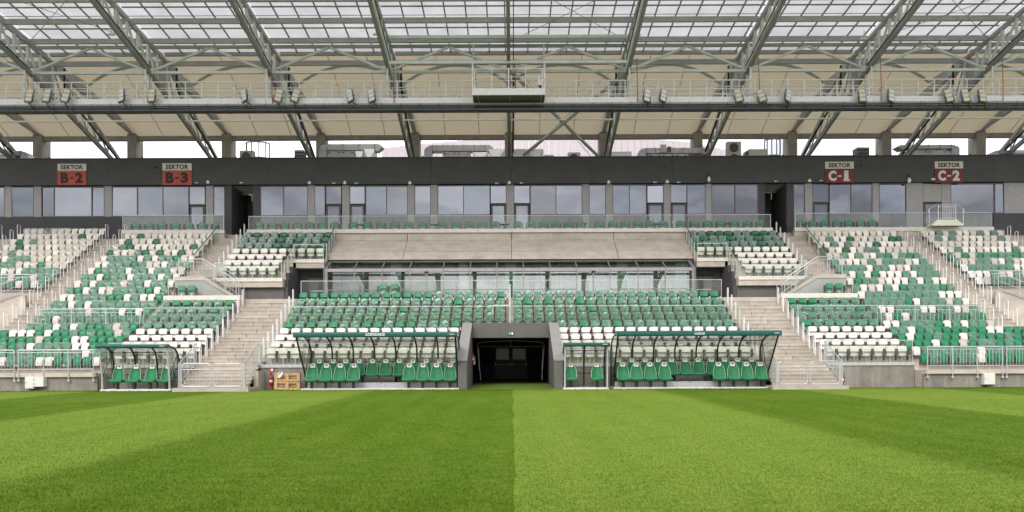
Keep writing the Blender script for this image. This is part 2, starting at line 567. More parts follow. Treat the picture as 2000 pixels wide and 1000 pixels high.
# ------------------------------------------------------------------ ground and pitch
def grass_material(name, light, dark, stripes=True):
    m = D.materials.new(name)
    m.use_nodes = True
    n, l = m.node_tree.nodes, m.node_tree.links
    p = n['Principled BSDF']
    p.inputs['Roughness'].default_value = 0.85
    p.inputs['Specular IOR Level'].default_value = 0.05
    g = n.new('ShaderNodeNewGeometry')
    sx = n.new('ShaderNodeSeparateXYZ')
    l.new(g.outputs['Position'], sx.inputs[0])

    def math_(op, a, b=None):
        q = n.new('ShaderNodeMath')
        q.operation = op
        for i, v in enumerate((a, b)):
            if v is None:
                continue
            if isinstance(v, (int, float)):
                q.inputs[i].default_value = v
            else:
                l.new(v, q.inputs[i])
        return q.outputs[0]

    def noise(scale, detail, vec=None, rough=0.6):
        a = n.new('ShaderNodeTexNoise')
        a.inputs['Scale'].default_value = scale
        a.inputs['Detail'].default_value = detail
        a.inputs['Roughness'].default_value = rough
        l.new(vec if vec is not None else g.outputs['Position'], a.inputs['Vector'])
        return a.outputs['Fac']

    def mapped(sc):
        q = n.new('ShaderNodeMapping')
        q.inputs['Scale'].default_value = sc
        l.new(g.outputs['Position'], q.inputs['Vector'])
        return q.outputs[0]

    wob = math_('MULTIPLY', math_('SUBTRACT', noise(0.2, 1), 0.5), 0.25)
    xx = math_('ADD', sx.outputs['X'], wob)
    if stripes:
        # mower bands 6.6 m wide, nap laid to and fro
        tri = math_('MODULO', math_('ADD', xx, 660 - 0.03), 13.2)
        edge = math_('SUBTRACT', 6.6, tri)
        st = n.new('ShaderNodeMapRange')
        st.inputs['From Min'].default_value = -0.22
        st.inputs['From Max'].default_value = 0.22
        l.new(edge, st.inputs['Value'])
        f0 = st.outputs['Result']
    else:
        f0 = None
    mixc = n.new('ShaderNodeMixRGB')
    mixc.inputs['Color1'].default_value = (*dark, 1)
    mixc.inputs['Color2'].default_value = (*light, 1)
    if f0 is not None:
        patch = math_('MULTIPLY', math_('SUBTRACT', noise(0.5, 5, mapped((0.8, 0.5, 1))), 0.5), 0.7)
        fine = math_('MULTIPLY', math_('SUBTRACT', noise(3.2, 5, mapped((0.45, 1.3, 1)), 0.75), 0.5), 1.7)
        passes = math_('MULTIPLY', math_('SINE', math_('ADD', math_('MULTIPLY', xx, 5.2), math_('MULTIPLY', noise(0.3, 2), 6.0))), 0.07)
        tot = math_('ADD', math_('ADD', math_('ADD', math_('MULTIPLY', f0, 0.74), 0.13), patch), math_('ADD', fine, passes))
        cl = n.new('ShaderNodeClamp')
        l.new(tot, cl.inputs[0])
        l.new(cl.outputs[0], mixc.inputs['Fac'])
    else:
        l.new(noise(2.0, 5), mixc.inputs['Fac'])
    # blades and gaps between them
    spk = noise(52.0, 4, None, 0.8)
    mr = n.new('ShaderNodeMapRange')
    mr.inputs['From Min'].default_value = 0.40
    mr.inputs['From Max'].default_value = 0.60
    mr.inputs['To Min'].default_value = 0.42
    mr.inputs['To Max'].default_value = 1.58
    l.new(math_('ADD', math_('MULTIPLY', spk, 0.5), math_('MULTIPLY', noise(20.0, 5, mapped((0.75, 1.0, 1)), 0.85), 0.5)), mr.inputs['Value'])
    mu = n.new('ShaderNodeMixRGB')
    mu.blend_type = 'MULTIPLY'
    mu.inputs['Fac'].default_value = 1
    l.new(mixc.outputs[0], mu.inputs['Color1'])
    l.new(mr.outputs['Result'], mu.inputs['Color2'])
    l.new(mu.outputs[0], p.inputs['Base Color'])
    bp = n.new('ShaderNodeBump')
    bp.inputs['Strength'].default_value = 0.8
    bp.inputs['Distance'].default_value = 0.03
    l.new(spk, bp.inputs['Height'])
    l.new(bp.outputs['Normal'], p.inputs['Normal'])
    return m


M['turf'] = grass_material('turf', (0.160, 0.236, 0.033), (0.078, 0.142, 0.009))
M['carpet'] = grass_material('carpet', (0.13, 0.20, 0.04), (0.10, 0.165, 0.03), stripes=False)
M['ground'] = mat('ground', (0.17, 0.16, 0.15), 0.9, var=0.15, scale=0.4)

o = ob('ground', MB().box(-900, 900, -500, 1400, -0.4, -0.03), 'ground')
o['kind'] = 'structure'
mb = MB()
mb.add([(-60, -40, 0), (60, -40, 0), (60, 37.2, 0), (-60, 37.2, 0)], [(0, 1, 2, 3)])
o = ob('pitch', mb, 'turf')
o['kind'] = 'structure'
o = ob('tunnel_carpet', MB().box(-2.14, 2.04, 35.95, 51.5, -0.02, 0.012), 'carpet')
o['kind'] = 'structure'
o['label'] = 'pale green artificial turf laid in the tunnel mouth'



def blades(n, pos, hmin, hmax, wid):
    """n upright grass blades as bent three-sided slivers at the given ground points."""
    h = rng.uniform(hmin, hmax, n)
    a = rng.uniform(0, 2 * np.pi, n)
    lean = rng.uniform(0.0, 0.7, n) * h
    la = rng.uniform(0, 2 * np.pi, n)
    w2 = rng.uniform(0.6, 1.2, n) * wid
    dx, dy = np.cos(a) * w2, np.sin(a) * w2
    z = np.zeros(n)
    v = np.stack([np.stack([pos[:, 0] - dx, pos[:, 1] - dy, z], 1), np.stack([pos[:, 0] + dx, pos[:, 1] + dy, z], 1),
                  np.stack([pos[:, 0] + np.cos(la) * lean, pos[:, 1] + np.sin(la) * lean, h], 1)], 1).reshape(-1, 3)
    me = D.meshes.new('grass')
    me.vertices.add(3 * n)
    me.vertices.foreach_set('co', v.ravel())
    me.loops.add(3 * n)
    me.loops.foreach_set('vertex_index', np.arange(3 * n))
    me.polygons.add(n)
    me.polygons.foreach_set('loop_start', np.arange(n) * 3)
    me.materials.append(M['turf'])
    me.update(calc_edges=True)
    return me


NB = 330000
yy_ = 7.5 + 20.0 * rng.random(NB) ** 1.25
xx_ = (rng.random(NB) * 2 - 1) * (yy_ * 0.72 + 1)
o = link('grass', blades(NB, np.stack([xx_, yy_], 1), 0.013, 0.031, 0.0045))
o['kind'] = 'stuff'
o['label'] = 'short mown grass blades on the near half of the pitch'
NE = 26000
xx_ = (rng.random(NE) * 2 - 1) * 32
yy_ = np.where(np.abs(xx_ + 0.05) < 2.1, 35.9, 36.1) - np.abs(rng.normal(0, 0.18, NE))
o = link('turf_edge', blades(NE, np.stack([xx_, yy_], 1), 0.03, 0.085, 0.008))
o['kind'] = 'stuff'
o['label'] = 'longer ragged grass along the edge of the pitch'

# ------------------------------------------------------------------ grandstand building
RS = random.Random(8)


def step(name, xa, xb, y0, y1, z0, z1):
    m = RS.choice(('step_concrete', 'step_concrete', 'step_concrete_b', 'step_concrete_c'))
    mb_ = MB().box(xa, xb, y0 + 0.02, y1, z0, z1 - 0.045)
    mb_.box(xa, xb, y0, y1 - 0.003, z1 - 0.044, z1)
    return ob(name, mb_, m, GS)


GS = thing('grandstand', 'concrete grandstand with charcoal upper storey and glazed boxes', 'grandstand')


def slab(x0, x1, row, z0=0.0, back=None):
    y1 = (ER[row - 1] + 0.02) if row > 0 else ER[0] + 0.75
    return box('terrace_step', 'concrete', GS, x0, x1, ER[row], y1 if back is None else back, z0, FR[row])


for i in (11, 12, 13, 14):
    slab(-12.40, 12.25, i, FR[i] - 0.42)
for i in range(15, 20):
    slab(-12.40, -2.56, i)
    slab(2.41, 12.25, i)
for s in (-1, 1):
    t = mir(s)
    for i in range(12, 20):
        slab(t(-19.98), t(-15.58), i)
    for i in range(1, 21):
        slab(t(-26.15), t(-20.0), i)
    for i in range(16, 21):
        slab(t(-44), t(-26.17), i)
    for i in range(0, 10):
        if i > 0 or s < 0:
            slab(t(-33.45), t(-27.80), i)
            slab(t(-44), t(-35.05), i)
    for i in range(1, 5):
        slab(t(-18.08), t(-12.0), i, FR[i] - 0.5)
    for i in range(5, 8):
        slab(t(-18.08), t(-14.0), i, FR[i] - 0.5)
    # lower floor in front of the far vomitory
    box('landing', 'concrete', GS, t(-44), t(-27.80), ER[15], 45.39, 0, FR[15])

    # aisles: two steps for each row
    def aisle(xa, xb, lo, hi, solid=True):
        for i in range(lo, hi - 1, -1):
            zb = 0.0 if solid else FR[i] - 0.5
            step('aisle_step', t(xa), t(xb), ER[i], ER[i] + 0.42, zb, FR[i])
            if i > 0:
                zm = (FR[i] + FR[i - 1]) / 2
                step('aisle_step', t(xa), t(xb), ER[i] + 0.375, ER[i] + 0.79, zb, zm)
    aisle(-27.78, -26.17, 15, 0)
    aisle(-35.03, -33.47, 9, 0)
    aisle(-19.98, -18.10, 7, 0, False)
    # the broad stairs from the pitch to the walkway
    base = 35.75
    box('stair_plinth', 'step_concrete', GS, t(-15.72), t(-12.2), base - 0.25, 37.9, -0.02, 0.16)
    for j in range(2, 8):
        step('stair_step', t(-15.56), t(-12.42), base + 0.3 * (j - 1), 38.0 - 0.004 * j, 0.16, 0.17 * j)
    for i in range(19, 10, -1):
        z1 = FR[i]
        z2 = (FR[i] + FR[i - 1]) / 2 if i > 11 else (FR[i] + WALK) / 2
        for k, (ya, zz) in enumerate(((ER[i], z1), (ER[i] + 0.375, z2))):
            cut = -14.2 + 0.22 * ((i * 2 + k) % 5) - 0.3
            step('stair_step', t(-15.56), t(cut - 0.012), ya, ya + 0.42, zz - 0.6, zz)
            step('stair_step', t(cut + 0.012), t(-12.42), ya, ya + 0.42, zz - 0.6, zz)
    # walkway behind the lower tier
    box('walkway', 'concrete', GS, t(-19.98), t(-0.0753), 44.66, 51.2, WALK - 0.4, WALK)
    box('walkway_edge', 'ledge', GS, t(-19.98), t(-15.58), 44.0, 44.75, WALK - 0.1, WALK + 0.17)
    box('walkway_fascia', 'concrete', GS, t(-19.98), t(-15.58), 44.05, 44.655, WALK - 1.05, WALK - 0.1)
    # front walls
    box('front_wall', 'wall_concrete', GS, t(-44), t(-19.99), 37.02, 37.148, -0.02, 0.66)
    for k in range(8):
        xa, xb = -44 + 3.0 * k, -44 + 3.0 * (k + 1) - 0.02
        box('ledge_beam', 'concrete', GS, t(xa), t(min(xb, -19.97)), 36.90, 37.146, 0.664, 0.86)
    box('front_wall', 'wall_concrete', GS, t(-19.96), t(-15.6), 37.84, 37.945, -0.02, 1.06)
    box('front_wall', 'wall_concrete', GS, t(-12.40), t(-2.60), 37.84, 37.945, -0.02, 1.06)
    for xa, xb in ((-19.96, -15.6), (-12.40, -2.62)):
        o = box('edge_profile', 'galv', GS, t(xa), t(xb), 37.79, 37.946, 1.064, 1.215)
        for k in range(int((xb - xa) / 0.28)):
            q = t(xa + 0.2 + k * 0.28)
            ob('bolt', MB().disc_y(q, 37.775, 37.795, 1.14, 0.016, 6), 'bracket', o)
    # stair cheek beside the broad stairs
    box('stair_cheek', 'concrete', GS, t(-12.42), t(-12.2), 36.9, 37.83, 0.16, 0.9)

    # dark wall under the upper block, recess with door, lounge flank
    box('passage_wall', 'charcoal', GS, t(-18.3), t(-13.76), 47.22, 47.4, WALK, 5.86)
    box('passage_panel', 'plaster', GS, t(-16.45), t(-14.0), 47.17, 47.215, WALK + 0.02, 5.80)
    for i in (6, 5, 4):
        box('passage_wall', 'charcoal', GS, t(-13.99), t(-13.8), ER[i], ER[i] + 0.749, WALK, FR[i] - 0.02)
    box('passage_wall', 'charcoal', GS, t(-13.99), t(-13.8), 47.41, ER[6] - 0.002, WALK, FR[7] - 0.02)
    box('passage_wall', 'charcoal', GS, t(-13.99), t(-13.8), ER[4] + 0.751, 50.3, WALK, 7.29)
    box('passage_wall', 'charcoal', GS, t(-13.77), t(-11.76), 50.1, 50.3, WALK, 7.3)
    d = box('passage_door', 'plaster', GS, t(-13.22), t(-12.12), 50.04, 50.095, WALK, 6.72)
    box('door_handle', 'galv', d, t(-13.1), t(-12.2), 49.98, 50.03, 5.82, 5.88)
    box('door_frame', 'black', d, t(-13.3), t(-12.04), 50.05, 50.098, 6.725, 6.86)
    box('passage_soffit', 'charcoal', GS, t(-14.0), t(-11.76), 49.2, 50.3, 7.3, 7.5)
    for (xa, xb, i, nm) in ((-18.08, -14.0, 7, 'a'), (-14.0, -12.0, 4, 'b')):
        o = box('edge_profile', 'ledge', GS, t(xa), t(xb), ER[i] - 0.06, ER[i] - 0.002, FR[i] - 0.16, FR[i] + 0.06)
        for k in range(int((xb - xa) / 0.35)):
            q = t(xa + 0.2 + k * 0.35)
            ob('bolt', MB().disc_y(q, ER[i] - 0.075, ER[i] - 0.055, FR[i] - 0.02, 0.018, 6), 'bracket', o)
    # side stair from the walkway to the upper aisle
    for j in range(8):
        xa = -16.45 - 0.225 * j
        box('side_stair_step', 'step_concrete', GS, t(xa), t(xa - 0.235), 45.62, 46.85, WALK + 0.174 * j - 0.12, WALK + 0.174 * (j + 1))
    q0, q1 = t(-16.3), t(-18.25)
    ob('stair_string', MB().prism_y([(q0, WALK + 0.01), (q1, 6.12), (t(-19.98), 6.12), (t(-19.98), 6.36), (q1, 6.36), (q0, WALK + 0.2)], 45.5, 45.615), 'concrete', GS)
    box('side_landing', 'step_concrete', GS, t(-19.98), t(-18.25), 45.62, 46.92, 6.1, 6.34)
    ob('stair_infill', MB().prism_y([(q0 - (q0 - q1) * 0.05, WALK), (q1, 6.1), (t(-19.98), 6.1), (t(-19.98), WALK)], 45.53, 45.60), 'grey_panel', GS)
    # upper aisle flank wall down to the walkway
    box('flank_wall', 'charcoal', GS, t(-18.3), t(-18.12), 46.95, 53, WALK, 6.3)

    # tunnel cheeks
    w0, w1 = t(-2.56), t(-2.14)
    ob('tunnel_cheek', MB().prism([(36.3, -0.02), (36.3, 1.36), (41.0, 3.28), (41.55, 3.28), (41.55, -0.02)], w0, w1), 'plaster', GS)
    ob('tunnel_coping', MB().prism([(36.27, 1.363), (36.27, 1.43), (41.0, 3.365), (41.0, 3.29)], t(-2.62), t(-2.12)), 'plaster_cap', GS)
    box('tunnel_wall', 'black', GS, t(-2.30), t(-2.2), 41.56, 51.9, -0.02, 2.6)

box('tunnel_lintel', 'plaster', GS, -2.14, 2.0, 41.0, 41.54, 2.565, 3.36)
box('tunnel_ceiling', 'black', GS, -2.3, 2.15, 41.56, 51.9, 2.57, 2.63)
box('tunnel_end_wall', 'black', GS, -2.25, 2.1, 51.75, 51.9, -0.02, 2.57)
for s in (-1, 1):
    x0 = -0.075 + (-1.1 if s < 0 else 0.01)
    d = box('tunnel_door', 'door_black', GS, x0, x0 + 1.09, 51.66, 51.74, 0.02, 2.2)
    box('window_pane', 'door_glass', d, x0 + 0.12, x0 + 0.97, 51.64, 51.655, 1.33, 2.06)
    box('push_bar', 'mullion', d, x0 + 0.08, x0 + 1.0, 51.6, 51.65, 0.98, 1.02)
    for q in (0.06, 1.0):
        box('door_handle', 'galv', d, x0 + q - 0.02, x0 + q + 0.02, 51.56, 51.62, 0.93, 1.12)

# sloping concrete roof of the lounge, in panels
P0, P1, P2, P3 = (52.3, 9.96), (52.3, 9.47), (50.7, 8.48), (50.0, 7.88)
edges = [-12.0, -7.1, 0.0, 6.95, 11.85]
for k in range(4):
    xa, xb = edges[k] + 0.015, edges[k + 1] - 0.015
    xs = [xa, (xa + xb) / 2 - 0.6, xb]
    for j in range(2):
        ob('concrete_panel', MB().prism([(52.3, P1[1] + 0.008), (52.3, P0[1]), (52.6, P0[1]), (52.6, P1[1] + 0.008)], xs[j] + 0.006, xs[j + 1] - 0.006), 'concrete', GS)
    ob('concrete_panel', MB().prism([P1, (52.6, P1[1]), (51.0, 8.3), (P2[0], P2[1] + 0.006)], xa, xb), 'concrete', GS)
    ob('concrete_panel', MB().prism([(P2[0] - 0.005, P2[1] - 0.006), (51.0, 8.25), (50.25, 7.80), P3], xa, xb), 'concrete', GS)

# lounge: floor, ceiling, back wall and pillars behind the glass
LG = thing('lounge', 'glazed hospitality lounge under the sloping concrete roof', 'lounge')
box('lounge_ceiling', 'interior_dark', LG, -11.7, 11.5, 50.2, 57, 7.7, 7.78)
for k in range(14):
    xa_ = -11.7 + 23.2 * k / 14
    box('lounge_partition', 'interior', LG, xa_ + 0.02, xa_ + 23.2 / 14 - 0.02 - (0.35 if k % 3 == 1 else 0), 51.6 + 0.15 * (k % 2), 51.7 + 0.15 * (k % 2), WALK + 0.03, 7.1 if k % 4 else 7.69)
box('lounge_wall', 'interior_dark', LG, -11.7, 11.5, 56.8, 57, WALK, 7.7)
box('lounge_floor', 'interior_dark', LG, -11.7, 11.5, 49.1, 56.8, WALK + 0.005, WALK + 0.03)
for x in (660, 712, 775, 905, 960, 998, 1062, 1110, 1170, 1215, 1268, 1330):
    g = (x in (775, 998, 1215, 1330))
    X = ax(x, 50.5)
    wv = 0.55 if not g else 0.7
    box('lounge_pillar', 'interior_green' if g else ('interior' if x % 2 else 'interior_dark'), LG, X - wv / 2, X + wv / 2, 50.3, 50.7, WALK + 0.03, 7.69)
for x in (680, 840, 955, 1060, 1230, 1110, 790):
    X = ax(x, 50.5)
    o = box('ceiling_lamp', 'paint_white', LG, X - 0.7, X + 0.7, 50.9, 51.05, 7.6, 7.69)
YF, ZF, YT, ZT = 48.9, 7.19, 50.22, 7.80
mul = [638, 693, 747, 801, 866, 919, 971, 1023, 1075, 1127, 1192, 1247, 1300, 1354]
for k, x in enumerate(mul):
    X = ax(x, YF)
    ww = 0.16 if k in (0, len(mul) - 1) else 0.06
    ob('mullion', MB().bar((X, YF, WALK), (X, YF, ZF), ww, 0.1, up=(0, 1, 0)), 'mullion', LG)
    ob('mullion', MB().bar((X, YF, ZF), (X, YT, ZT), ww, 0.1), 'mullion', LG)
for k in range(len(mul) - 1):
    a, b = ax(mul[k], YF) + 0.032, ax(mul[k + 1], YF) - 0.032
    door = k in (3, 9)
    box('transom', 'grey_panel', LG, a, b, YF - 0.03, YF + 0.05, 6.97, 7.17)
    ob('eaves_bar', MB().box(a, b, YT - 0.03, YT + 0.03, ZT - 0.12, ZT), 'grey_panel', LG)
    box('glass_pane', 'lounge_glass', LG, a, b, YF - 0.008, YF + 0.004, WALK + 0.06, 6.965)
    ob('sloped_pane', MB().prism([(YF + 0.02, ZF), (YT - 0.04, ZT - 0.05), (YT - 0.04, ZT - 0.063), (YF + 0.02, ZF - 0.013)], a, b), 'slope_glass', LG)
    if door:
        box('door_stile', 'mullion', LG, (a + b) / 2 - 0.05, (a + b) / 2 + 0.05, YF - 0.04, YF - 0.012, WALK, 6.96)
        box('door_head', 'mullion', LG, a, b, YF - 0.05, YF - 0.032, 6.86, 6.965)
        box('door_sensor', 'black', LG, (a + b) / 2 - 0.12, (a + b) / 2 + 0.12, YF - 0.12, YF - 0.052, 6.88, 6.97)
    else:
        box('sill_rail', 'frame_grey', LG, a, b, YF - 0.03, YF - 0.01, 5.78, 5.84)
for s in (-1, 1):
    X = ax(638 if s < 0 else 1354, YF)
    ob('end_cheek', MB().prism([(YF, WALK), (YF, ZF), (YT, ZT), (51.5, ZT), (51.5, WALK)], X + s * 0.1, X + s * 0.2), 'frame_grey', LG)

# upper storey
YW = 55.0
for k in range(16):
    xa_ = -46 + 5.75 * k
    box('wall_panel', 'charcoal', GS, xa_ + 0.006, xa_ + 5.744, YW - 0.25, YW + 0.3, 13.86, az(1000, 309.5, YW))
box('wall_coping', 'pipe_dark', GS, -46, 46, YW - 0.29, YW + 0.34, az(1000, 309.5, YW) + 0.002, az(1000, 309.5, YW) + 0.07)
box('rear_wall', 'charcoal', GS, -46, 46, 60.2, 60.5, -0.02, 9.59)
box('roof_deck', 'wall_concrete', GS, -46, 46, YW + 0.31, 63, 14.9, 15.2)
box('upper_floor', 'charcoal', GS, -46, 46, 55.31, 62, 9.6, 9.9)
ZS, ZH = 11.68, 13.78     # sill and head of the windows


def window(x0, x1, z0=ZS, z1=ZH, g=None):
    a, b = ax(x0, YW), ax(x1, YW)
    q_ = [YW + 0.03 + RW.uniform(-0.025, 0.025) for _ in range(4)]
    mb_ = MB().add([(a + 0.03, q_[0], z0 + 0.03), (b - 0.03, q_[1], z0 + 0.03), (b - 0.03, q_[2], z1 - 0.03), (a + 0.03, q_[0] + q_[2] - q_[1], z1 - 0.03)], [(0, 1, 2, 3)])
    p = ob('window', mb_, g or RW.choice(('sky_glass', 'sky_glass', 'sky_glass_b', 'sky_glass_c')), GS)
    f = MB()
    f.box(a, b, YW - 0.03, YW + 0.06, z1 - 0.029, z1 + 0.03)
    f.box(a, b, YW - 0.03, YW + 0.06, z0 - 0.03, z0 + 0.029)
    f.box(a, a + 0.029, YW - 0.03, YW + 0.06, z0 + 0.03, z1 - 0.03)
    f.box(b - 0.029, b, YW - 0.03, YW + 0.06, z0 + 0.03, z1 - 0.03)
    ob('window_frame', f, 'frame_grey', p)


def panel(x0, x1, z0=BALC, z1=ZH + 0.075, m='grey_panel'):
    box('facade_panel', m, GS, ax(x0, YW) + 0.01, ax(x1, YW) - 0.01, YW - 0.02, YW + 0.1, z0, z1)


def door_bay(x0, x1, hinge=1, top='glass'):
    z = 12.43
    if top == 'glass':
        window(x0, x1, z + 0.06, ZH)
    else:
        panel(x0, x1, z + 0.06, ZH)
    a, b = ax(x0, YW) + 0.04, ax(x1, YW) - 0.04
    d = box('balcony_door', 'bracket', GS, a, b, YW + 0.0, YW + 0.09, BALC, z)
    box('door_pane', 'sky_glass_c', d, a + 0.13, b - 0.13, YW - 0.015, YW - 0.002, BALC + 0.2, z - 0.14)
    box('door_head', 'black', d, a - 0.02, b + 0.02, YW - 0.06, YW - 0.001, z, z + 0.05)
    box('door_handle', 'galv', d, b - 0.1 if hinge > 0 else a + 0.06, b - 0.06 if hinge > 0 else a + 0.1, YW - 0.07, YW - 0.002, 11.0, 11.2)


W = lambda *a: [window(a[i], a[i + 1]) for i in range(0, len(a), 2)]
W(-120, -70, -66, -20, -18, 10, 24, 67, 82, 107, 107, 180.5, 180.5, 205, 220, 269.5, 269.5, 319.5, 319.5, 370, 418, 440)
for a, b in ((10, 24), (67, 82), (205, 220), (403, 418)):
    panel(a, b)
door_bay(371, 402)
W(510, 555, 555, 602, 616, 636, 715, 756, 756, 797, 811, 842, 856, 906.5, 906.5, 958)
for a, b in ((602, 616), (669, 684), (797, 811), (842, 856), (990, 1005), (1138, 1152), (1184, 1198), (1297, 1311), (1379, 1391)):
    panel(a, b)
door_bay(637, 668)
door_bay(684, 714)
door_bay(959, 990)
door_bay(1005, 1036, -1)
W(1037, 1087, 1087, 1138, 1152, 1184, 1198, 1230.5, 1230.5, 1264, 1343, 1379, 1391, 1437, 1437, 1482)
door_bay(1265, 1297)
door_bay(1311, 1343, -1)
W(1551, 1573, 1621, 1663, 1663, 1705, 1718, 1771, 1858, 1944, 1944, 1962, 2012, 2070)
for a, b in ((1573, 1588), (1705, 1718), (1771, 1804), (1840, 1858), (1962, 2012)):
    panel(a, b)
door_bay(1588, 1620)
door_bay(1804, 1840, 1, 'panel')
for a, b in ((440, 454), (495, 510), (1482, 1495), (1537, 1551)):
    panel(a, b, 9.0, ZH + 0.078, 'charcoal')
# panels under the sills
for a, b in ((-120, 240.4),):
    box('base_wall', 'charcoal', GS, ax(a, YW), ax(b, YW), YW - 0.06, YW + 0.1, 9.2, ZS - 0.035)
for rg in ((241, 268, 294, 320, 345, 370.5), (403, 440), (510, 540, 570, 602), (616, 636.5), (715, 742, 770, 797), (811, 842), (856, 882, 908, 934, 958.5),
           (1036.5, 1062, 1087, 1113, 1138), (1152, 1184), (1198, 1220, 1242, 1264.5), (1343.5, 1379), (1391, 1421, 1452, 1482),
           (1551, 1573), (1621, 1650, 1678, 1705), (1718, 1745, 1771), (1858, 1886, 1915, 1940)):
    for a, b in zip(rg[:-1], rg[1:]):
        box('facade_panel', 'sill_panel', GS, ax(a, YW) + 0.008, ax(b, YW) - 0.008, YW - 0.015, YW + 0.1, BALC, ZS - 0.035)
box('base_wall', 'charcoal', GS, ax(1940.5, YW), ax(2120, YW), YW - 0.06, YW + 0.1, 9.2, ZS - 0.035)
# the two stair doorways
for xa, xb, s in ((454, 495, -1), (1495, 1537, 1)):
    a, b = ax(xa, YW), ax(xb, YW)
    mb = MB()
    mb.box(a - 0.2, a - 0.005, YW + 0.11, 58.3, 9.91, 13.86)
    mb.box(b + 0.005, b + 0.2, YW + 0.11, 58.3, 9.91, 13.86)
    mb.box(a - 0.2, b + 0.2, 58.31, 58.5, 9.91, 13.86)
    ob('doorway_recess', mb, 'charcoal', GS)
    box('doorway_floor', 'concrete', GS, a, b, 52.9, 58.3, 9.6, 9.98)
    d = box('inner_door', 'door_black', GS, b - 0.75 if s < 0 else a + 0.05, b - 0.05 if s < 0 else a + 0.75, 58.2, 58.29, 9.99, 12.3)
    c = (b - 0.4) if s < 0 else (a + 0.4)
    box('door_pane', 'sky_glass', d, c - 0.2, c + 0.2, 58.17, 58.19, 10.6, 12.0)
    ob('conduit', MB().tube([(a + 0.2, 56.5, 13.5), (b - 0.2, 56.5, 13.55)], 0.04, 6), 'galv', GS)
    ob('conduit', MB().tube([((a + b) / 2 + 0.2, 56.5, 13.5), ((a + b) / 2 + 0.2, 56.5, 13.0)], 0.04, 6), 'galv', GS)

for a, b in ((-2100, 449), (500, 1490), (1542, 3100)):
    box('room_wall', 'interior_dark', GS, max(-46, ax(a, YW)), min(46, ax(b, YW)), 55.6, 55.7, 9.91, 14.89)
# balconies in front of the boxes
for xa, xb in ((239.5, 440), (484, 1509), (1552, 1940)):
    a, b = ax(xa, 52.3), ax(xb, 52.3)
    box('balcony_floor', 'concrete', GS, a, b, 52.3, YW - 0.03, 9.961, BALC - 0.002)
    box('balcony_edge', 'ledge', GS, a, b, 52.15, 52.42, BALC - 0.06, BALC + 0.19)
    if xa != 484:
        box('balcony_fascia', 'concrete', GS, a, b, 52.22, 52.6, 9.0, BALC - 0.065)
    else:
        box('balcony_fascia', 'concrete', GS, a, -12.01, 52.22, 52.6, 9.0, BALC - 0.065)
        box('balcony_fascia', 'concrete', GS, 11.86, b, 52.22, 52.6, 9.0, BALC - 0.065)

# ------------------------------------------------------------------ glass balustrades, railings and gates


def balustrade(label, xa, xb, Y, z0, z1, pane=1.35, posts=True, group=None, rail='galv'):
    r = thing('glass_balustrade', label, 'balustrade', group, ((xa + xb) / 2, Y, z0))
    xa, xb = min(xa, xb), max(xa, xb)
    n = max(1, round((xb - xa) / pane))
    cx = (xa + xb) / 2
    for k in range(n):
        a = xa + (xb - xa) * k / n - cx + 0.008
        b = xa + (xb - xa) * (k + 1) / n - cx - 0.008
        box('glass_pane', 'rail_glass', r, a, b, -0.008, 0.008, 0.01, z1 - z0 - 0.03)
    box('top_rail', rail, r, xa - cx, xb - cx, -0.02, 0.02, z1 - z0 - 0.029, z1 - z0 + 0.002)
    if posts:
        for q in (xa - cx + 0.02, xb - cx - 0.02):
            box('end_post', 'galv', r, q - 0.014, q + 0.014, -0.04, -0.01, 0, z1 - z0 - 0.03)
    return r


def slope_glass_rail(label, X, pts, z_up=1.05, group=None):
    """Side screen of glass that steps down a block: pts are (Y, Z) of its foot, top end first."""
    r = thing('glass_balustrade', label, 'balustrade', group, (X, pts[0][0], pts[0][1]))
    y0, z0 = pts[0]
    for (ya, za), (yb, zb) in zip(pts[:-1], pts[1:]):
        ob('glass_pane', MB().prism([(ya - y0, za - z0), (ya - y0, za - z0 + z_up), (yb - y0 + 0.012, zb - z0 + z_up), (yb - y0 + 0.012, zb - z0)], -0.008, 0.008), 'rail_glass', r)
    ob('handrail', MB().tube([(0, ya - y0, za - z0 + z_up + 0.01) for ya, za in pts], 0.028, 6), 'pipe_dark', r)
    for ya, za in pts:
        ob('post', MB().box(-0.02, 0.02, ya - y0 - 0.02, ya - y0 + 0.02, za - z0 - 0.1, za - z0 + z_up), 'galv', r)
    return r


def railing(label, p, q, h, name='guard_railing', pitch=0.14, post=1.0, foot=0.0, cat='railing', mid=(), low=0.1, m='galv', group=None, rp=0.026):
    """Tube railing from p to q (floor points); balusters every 'pitch'."""
    p, q = Vector(p), Vector(q)
    r = thing(name, label, cat, group, p)
    d = q - p
    L = Vector((d.x, d.y, 0)).length
    ob('top_rail', MB().tube([(0, 0, h), tuple(d + Vector((0, 0, h)))], rp, 8), m, r, True)
    for zz in (low,) + tuple(mid):
        ob('rail', MB().tube([(0, 0, zz), tuple(d + Vector((0, 0, zz)))], 0.018, 6), m, r, True)
    n = max(1, round(L / post))
    me = MB().tube([(0, 0, -foot), (0, 0, h)], 0.024, 6).mesh('post', m, True)
    for k in range(n + 1):
        link('post', me, r, d * (k / n))
        if foot:
            box('fixing_plate', m, r, d.x * k / n - 0.05, d.x * k / n + 0.05, -0.01, 0.06, -foot - 0.02, -foot + 0.06)
    if pitch:
        top = max(mid) if mid else h
        nb = max(2, round(L / pitch))
        mb_ = MB().tube([(0, 0, low), (0, 0, top)], 0.009, 5).mesh('baluster', m, True)
        for k in range(1, nb):
            link('baluster', mb_, r, d * (k / nb))
    return r


SIDE = {-1: 'left', 1: 'right'}
